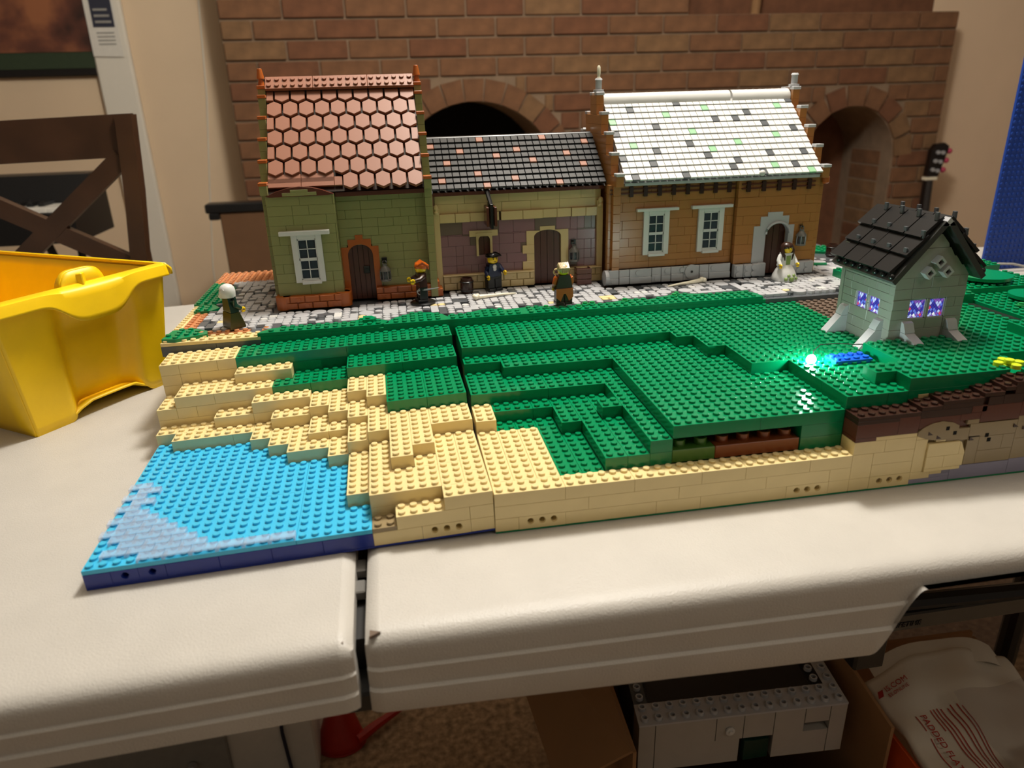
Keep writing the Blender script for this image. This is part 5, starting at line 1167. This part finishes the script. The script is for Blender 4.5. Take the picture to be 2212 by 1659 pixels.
# blue ribbed panel at the right edge
rb = thing('blue_baseplate', 'large royal blue studded baseplate standing upright on the table at the right edge', 'toy baseplate', (160, 72.5, 0))
obj('plate', MBd().cbox(139.2, 187.2, 72.2, 72.7, 0.02, 48, .05), 'royalblue', rb)
mb = MBd()
for i in range(30):
    for j in range(46): mb.lathe([(.3, 0), (.3, -.17), (.26, -.2)], (139.7 + i, 72.22, .55 + j), 8, 'y')
obj('studs', mb, 'royalblue', rb, kind='stuff')
cd = thing('power_cable', 'thin grey cable on the table before the upright blue baseplate', 'cable', (146, 70, 0))
obj('wire', MBd().tube([(136, 70.6, .25), (138.5, 70.4, .9), (141, 70.2, 1.7), (144, 70, 1.5), (147, 70, .8), (152, 69.6, .3), (170, 69, .25)], .22, 8), 'printgrey', cd)
mt_ = obj('mantel_post', MBd().tube([(205, YB + 10, 68.6), (207, YB + 8, 118)], 2.2, 10), 'cardboard', None)
mt_.data.transform(Matrix.Translation(Vector((-205, -YB - 10, -68.6)) * S)); mt_.location = Vector((205, YB + 10, 68.6)) * S
tag(mt_, 'pale post standing on the brick ledge at the top of the photo', 'post')
pl('traygrey', (176, 172, 164))
# ================================================================== things under the table
tx = thing('parts_carton', 'open brown cardboard box under the right table half holding a grey brick tray', 'box', (70, 38, FLOOR))
def panel3(nm, pts, mt, pa, th=.5, n=(0, 1, 0)):
    v = [Vector(q) for q in pts]; nn = (v[1] - v[0]).cross(v[2] - v[0]).normalized() * th
    k = len(v)
    return obj(nm, MBd().add([tuple(q) for q in v] + [tuple(q + nn) for q in v], [tuple(range(k))[::-1], tuple(range(k, 2 * k))] + [(i, (i + 1) % k, k + (i + 1) % k, k + i) for i in range(k)]), mt, pa)
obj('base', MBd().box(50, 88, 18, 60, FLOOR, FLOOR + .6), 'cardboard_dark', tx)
panel3('front_wall', [(51, 18.5, FLOOR), (87, 14.5, FLOOR), (87, 14.5, -63), (51, 18.5, -66)], 'cardboard', tx)
panel3('left_wall', [(52, 19, FLOOR), (52, 60, FLOOR), (52, 60, -46), (52, 19, -50)], 'cardboard', tx)
panel3('right_wall', [(87.4, 14.5, FLOOR), (87.4, 60, FLOOR), (87.4, 60, -40), (87.4, 14.5, -48)], 'cardboard', tx)
panel3('left_flap', [(52, 19, -50), (52, 60, -46), (38, 60, -52), (42.5, 23, -60)], 'cardboard', tx)
obj('flap_print', MBd().add([(43.6, 24.5, -58.6), (45.2, 24.5, -57.6), (43.2, 46, -52.9), (41.4, 46, -53.6)], [(0, 1, 2, 3)]), 'printdark', tx)
panel3('right_flap', [(87.6, 26, -46), (87.6, 60, -40), (95, 56, -42), (89.2, 26, -48.6)], 'cardboard', tx)
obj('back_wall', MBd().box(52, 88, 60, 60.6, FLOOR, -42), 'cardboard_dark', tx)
gt2 = thing('grey_brick_tray', 'grey frame of large hollow stud bricks lying in the cardboard box', 'toy bricks', (70, 38, -60))
FLc, FRc = Vector((54.6, 24.0, -51)), Vector((84.8, 20.2, -48.6)); du = (FRc - FLc) / 15.0; dv = Vector((du.y * -1, du.x, 0)).normalized() * 2.0
def tray_box(nm, a0, a1, b0, b1, h, mt):
    vs = []
    for zz in (0, h):
        for a, b in ((a0, b0), (a1, b0), (a1, b1), (a0, b1)):
            q = FLc + du * a + dv * b + Vector((0, 0, zz)); vs.append(tuple(q))
    return obj(nm, MBd().add(vs, [(3, 2, 1, 0), (4, 5, 6, 7), (0, 1, 5, 4), (1, 2, 6, 5), (2, 3, 7, 6), (3, 0, 4, 7)]), mt, gt2)
tray_box('front_bricks', 0, 15, 0, 2, -.3, 'lbg'); tray_box('left_bricks', 0, 1.2, 2, 16, -9, 'dbg'); tray_box('right_bricks', 13, 15, 2, 16, -9, 'lbg')
for a0, a1, h0, h1 in ((0, 1.2, -9, -.3), (1.2, 5.6, -4.6, -.3), (5.6, 7.6, -4.6, -.3), (7.6, 9.8, -4.6, -.3), (9.8, 12, -4.6, -.3), (12, 13.8, -3, -.3), (13.8, 15, -9, -.3), (1.2, 7.4, -9, -4.6), (9.8, 13.8, -9, -4.6)):
    vs = []
    for zz in (h0, h1):
        for a, b in ((a0 + .03, 0), (a1 - .03, 0), (a1 - .03, 1.9), (a0 + .03, 1.9)): vs.append(tuple(FLc + du * a + dv * b + Vector((0, 0, zz))))
    obj('brick', MBd().add(vs, [(3, 2, 1, 0), (4, 5, 6, 7), (0, 1, 5, 4), (1, 2, 6, 5), (2, 3, 7, 6), (3, 0, 4, 7)]), 'traygrey', gt2)
for a in range(15):
    for b in range(16):
        if b < 2 or a < 1 or a > 12:
            q = FLc + du * (a + .5) + dv * (b + .5)
            piece('hollow_stud', 'dstud', 'lbg', gt2, tuple(q), lambda mb: mb.lathe([(.58, -.05), (.58, .5), (.54, .55), (.36, .55), (.36, 0), (.05, -.02)], (0, 0, 0), 12, cap=False))
q = FLc + du * 6.6 + Vector((0, -.05, -2.8)); obj('peg', MBd().lathe([(.7, -.25), (.7, 0)], tuple(q), 14, 'y').lathe([(.3, -.5), (.3, 0)], tuple(q), 10, 'y'), 'white', gt2)
q = FLc + du * 8.6 + Vector((0, -.03, -6.8)); obj('dark_brick', MBd().box(q.x - 1.9, q.x + 1.9, q.y - .2, q.y + 1, q.z - 1.8, q.z + 1.8), 'dkgreencloth', gt2)
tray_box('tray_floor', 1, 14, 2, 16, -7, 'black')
single('red_brick', MBd().cbox(73.6, 76.6, 27.2, 29.6, -56.2, -54, .1).stud(74.4, 28.4, -54, .5, .4).stud(75.8, 28.4, -54, .5, .4), 'red', 'red toy brick lying in the dark inside of the grey brick tray', 'toy brick', (75, 28.4, -56))
single('pink_piece', MBd().tube([(63.4, 37, -53.4), (64.4, 33.8, -54.6), (65.4, 31.4, -55.6)], [.6, .8, .7], 8), 'pink', 'pink toy piece lying in the dark inside of the grey brick tray', 'toy piece', (64.4, 34, -55.6))
single('paper_sheet', MBd().add([(44.6, 22, -61.4), (50.6, 23.2, -57.4), (51, 17.6, -61), (47, 15, -66), (44.6, 22, -61.5), (50.6, 23.2, -57.5), (51, 17.6, -61.1), (47, 15, -66.1)], [(0, 1, 2, 3), (4, 5, 6, 7), (0, 1, 5, 4), (1, 2, 6, 5), (2, 3, 7, 6), (3, 0, 4, 7)]), 'paper', 'sheet of white paper leaning against the cardboard box under the table', 'paper', (48, 20, -62))
# red dustpan shaped scoop and brush on the carpet
rd = thing('red_scoop', 'red plastic scoop with a thin handle lying on the carpet under the table', 'scoop', (6, 68, FLOOR))
def pan(a, b):
    t = math.pi * (a - .5); r = 5.2 * (1 - .25 * b); h = 10.5 * b
    return (5.6 + r * math.sin(t) * (1 - .5 * b), 68.5 - r * math.cos(t) * .8 + 2.5 * b, FLOOR + .5 + h)
o = obj('pan', MBd().grid(pan, 20, 8).grid(lambda a, b: (lambda q: (5.6 + (q[0] - 5.6) * b, 69.5 + (q[1] - 69.5) * b, q[2]))(pan(a, 0)), 20, 4).grid(lambda a, b: (lambda q: (5.6 + (q[0] - 5.6) * b, 70.5 + (q[1] - 70.5) * b, q[2]))(pan(a, 1)), 20, 4), 'red', rd); sm = o.modifiers.new('thickness', 'SOLIDIFY'); sm.thickness = .4 * S
obj('handle', MBd().tube([(9, 66.5, FLOOR + 2), (13, 69.5, FLOOR + 2.2), (18.5, 74, FLOOR + 1.6)], [1.2, 1.0, .7], 8), 'red', rd)
wp = thing('white_drawer_unit', 'white panelled box with a small knob under the left table half', 'cabinet', (-40, 84, FLOOR))
obj('body', MBd().cbox(-58, 1.5, 62, 108, FLOOR, -36, .4), 'paper', wp); obj('door', MBd().cbox(-58, -14.6, 61, 62, FLOOR + 1, -37, .3), 'printgrey', wp)  # grey front panel: shading on the white unit painted in as colour
obj('knob', MBd().lathe([(.9, -1.4), (.9, -.3), (.4, -.2), (.4, .1)], (-21.4, 61, -84), 12, 'y'), 'silver', wp)
obj('hanging_cord', MBd().tube([(-3.6, 61.6, -36), (-3.4, 61.4, -60), (-4.2, 61.4, -80), (-3.6, 61.4, FLOOR + .3)], .35, 6), 'printdark', wp)
# right-hand carton with padded mailer
rc = thing('mailer_carton', 'cardboard carton with an orange outer side under the right table end', 'box', (106, 16, FLOOR))
panel3('left_wall', [(89.6, -4, FLOOR), (89.6, 36, FLOOR), (89.6, 36, -51), (89.6, -4, -53)], 'orange_card', rc, .5)
panel3('back_wall', [(90, 36, FLOOR), (121, 36, FLOOR), (119, 36, -54.4), (90, 36, -53.6)], 'cardboard', rc, .6)
obj('base', MBd().box(90, 122, -4, 36, FLOOR, FLOOR + 1), 'cardboard_dark', rc)
panel3('right_wall', [(121.5, -4, FLOOR), (121.5, 36, FLOOR), (119.5, 36, -56), (121.5, -4, -58)], 'cardboard', rc, .6)
ml = thing('padded_mailer', 'crumpled white padded mailer with red print lying in the right carton', 'mailer', (102, 14, -56))
def pill(a, b):
    x = 90.2 + 24 * a; y = 1 + 23.5 * b
    return (x, y, -53.5 + 4.2 * b + 3.2 * math.sin(math.pi * a) ** .8 * (.3 + .7 * b) + .5 * math.sin(7 * a + 5 * b) + .35 * math.sin(16 * a - 9 * b) + .25 * math.sin(23 * b + 5 * a))
o = obj('sleeve', MBd().grid(pill, 36, 36), 'mailer', ml, smooth=60); sm = o.modifiers.new('thickness', 'SOLIDIFY'); sm.thickness = 1.2 * S; sm.offset = -1
o = obj('inner_sleeve', MBd().grid(lambda a, b: (92 + 21 * a, 22.5 + 4 * b, -50 + 1.2 * b + 3.6 * math.sin(math.pi * a) + .5 * math.sin(9 * a)), 24, 6), 'mailer', ml, smooth=60)
def txt(body, size, a, b, rot, mtn, pa, up=.35):
    cu = bpy.data.curves.new('lettering', 'FONT'); cu.body = body; cu.size = size * S; cu.extrude = .0002
    p0 = Vector(pill(a, b)); ex = (Vector(pill(a + .02, b)) - p0).normalized(); ey = (Vector(pill(a, b + .02)) - p0); ey = (ey - ex * ey.dot(ex)).normalized(); ez = ex.cross(ey)
    t = bpy.data.objects.new('tmp', cu); COL.objects.link(t); bpy.context.view_layer.update()
    me = bpy.data.meshes.new_from_object(t.evaluated_get(bpy.context.evaluated_depsgraph_get())); bpy.data.objects.remove(t)
    me.materials.clear(); me.materials.append(MATS[mtn])
    rm = Matrix((ex, ey, ez)).transposed().to_4x4() @ Matrix.Rotation(rot, 4, 'Z')
    me.transform(Matrix.Translation((p0 + ez * up - Vector(OFF[pa.name])) * S) @ rm)
    o = link('lettering', me, pa); return o
txt('IS.COM', 1.15, .07, .87, 0, 'printred', ml, .2); txt('ES.ONLINE', .7, .07, .835, 0, 'printred', ml, .2)
txt('PADDED FLAT RATE', 1.3, .15, .68, -math.pi / 2, 'printred', ml, .3)
def bar(a, b0, b1, w_):
    mb = MBd(); n = 10
    mb.grid(lambda u, v: (lambda q: (q[0], q[1], q[2] + .12))(pill(a + w_ * v, b0 + (b1 - b0) * u)), n, 1); obj('print_line', mb, 'printred', ml)
for a, b0, b1 in ((.125, .68, .58), (.125, .54, .22), (.235, .70, .56), (.255, .70, .2), (.275, .70, .2), (.295, .69, .2), (.33, .68, .2), (.352, .69, .2), (.385, .68, .2), (.405, .66, .2)): bar(a, b0, b1, .006)
obj('print_mark', MBd().grid(lambda u, v: (lambda q: (q[0], q[1], q[2] + .12))(pill(.015 + .03 * v + .015 * u, .86 + .04 * u)), 3, 3), 'printred', ml)
single('plastic_bag', MBd().grid(lambda a, b: (98.5 + 15 * a, 2 + 15 * b, -49.6 + 3.2 * b + 3.4 * math.sin(math.pi * a) * math.sin(math.pi * (.15 + .8 * b)) + .5 * math.sin(9 * a + 7 * b)), 20, 20), 'tubclear', 'clear zip bag of pale pieces lying on the padded mailer', 'bag', (106, 9, -50), smooth=60)
for k in range(3): single('bag_piece', MBd().cbox(101 + 2.6 * k, 103.2 + 2.6 * k, 5 + 1.2 * k, 7 + 1.2 * k, -48.6, -47, .2).stud(102.1 + 2.6 * k, 6 + 1.2 * k, -47, .6, .5), 'bone', ['pale brick at the left end of the zip bag', 'pale brick in the middle of the zip bag', 'pale brick at the right end of the zip bag'][k], 'toy brick', (102 + 2.6 * k, 6, -48.6), 'pale bricks in the zip bag')
tu = thing('storage_tub', 'clear plastic tub of pinkish cloth behind the table leg at the right', 'tub', (150, 76, FLOOR))
obj('wall', MBd().box(118, 190, 64, 64.6, FLOOR, -34).box(118, 118.6, 64, 100, FLOOR, -34), 'tubclear', tu); obj('cloth', MBd().grid(lambda a, b: (120 + 68 * a, 66 + 30 * b, -48 + 7 * math.sin(3 * a + 2 * b) + 5 * math.sin(7 * a * b + 1)), 24, 16), 'pinkcloth', tu, smooth=60)
obj('rim', MBd().cbox(116.5, 191, 62.6, 66, -35.4, -33.4, .3), 'trimwhite', tu)
cu = bpy.data.curves.new('lettering', 'FONT'); cu.body = 'LIFETIME'; cu.size = .95 * S; cu.extrude = .0004; cu.shear = .2
t = bpy.data.objects.new('tmp', cu); COL.objects.link(t); bpy.context.view_layer.update()
me = bpy.data.meshes.new_from_object(t.evaluated_get(bpy.context.evaluated_depsgraph_get())); bpy.data.objects.remove(t)
me.materials.clear(); me.materials.append(MATS['blackmetal'])
me.transform(Matrix.Translation((Vector((79.6, 9.15, -25.3)) - Vector(OFF[tb.name])) * S) @ Matrix.Rotation(math.pi / 2, 4, 'X'))
link('lettering', me, tb)
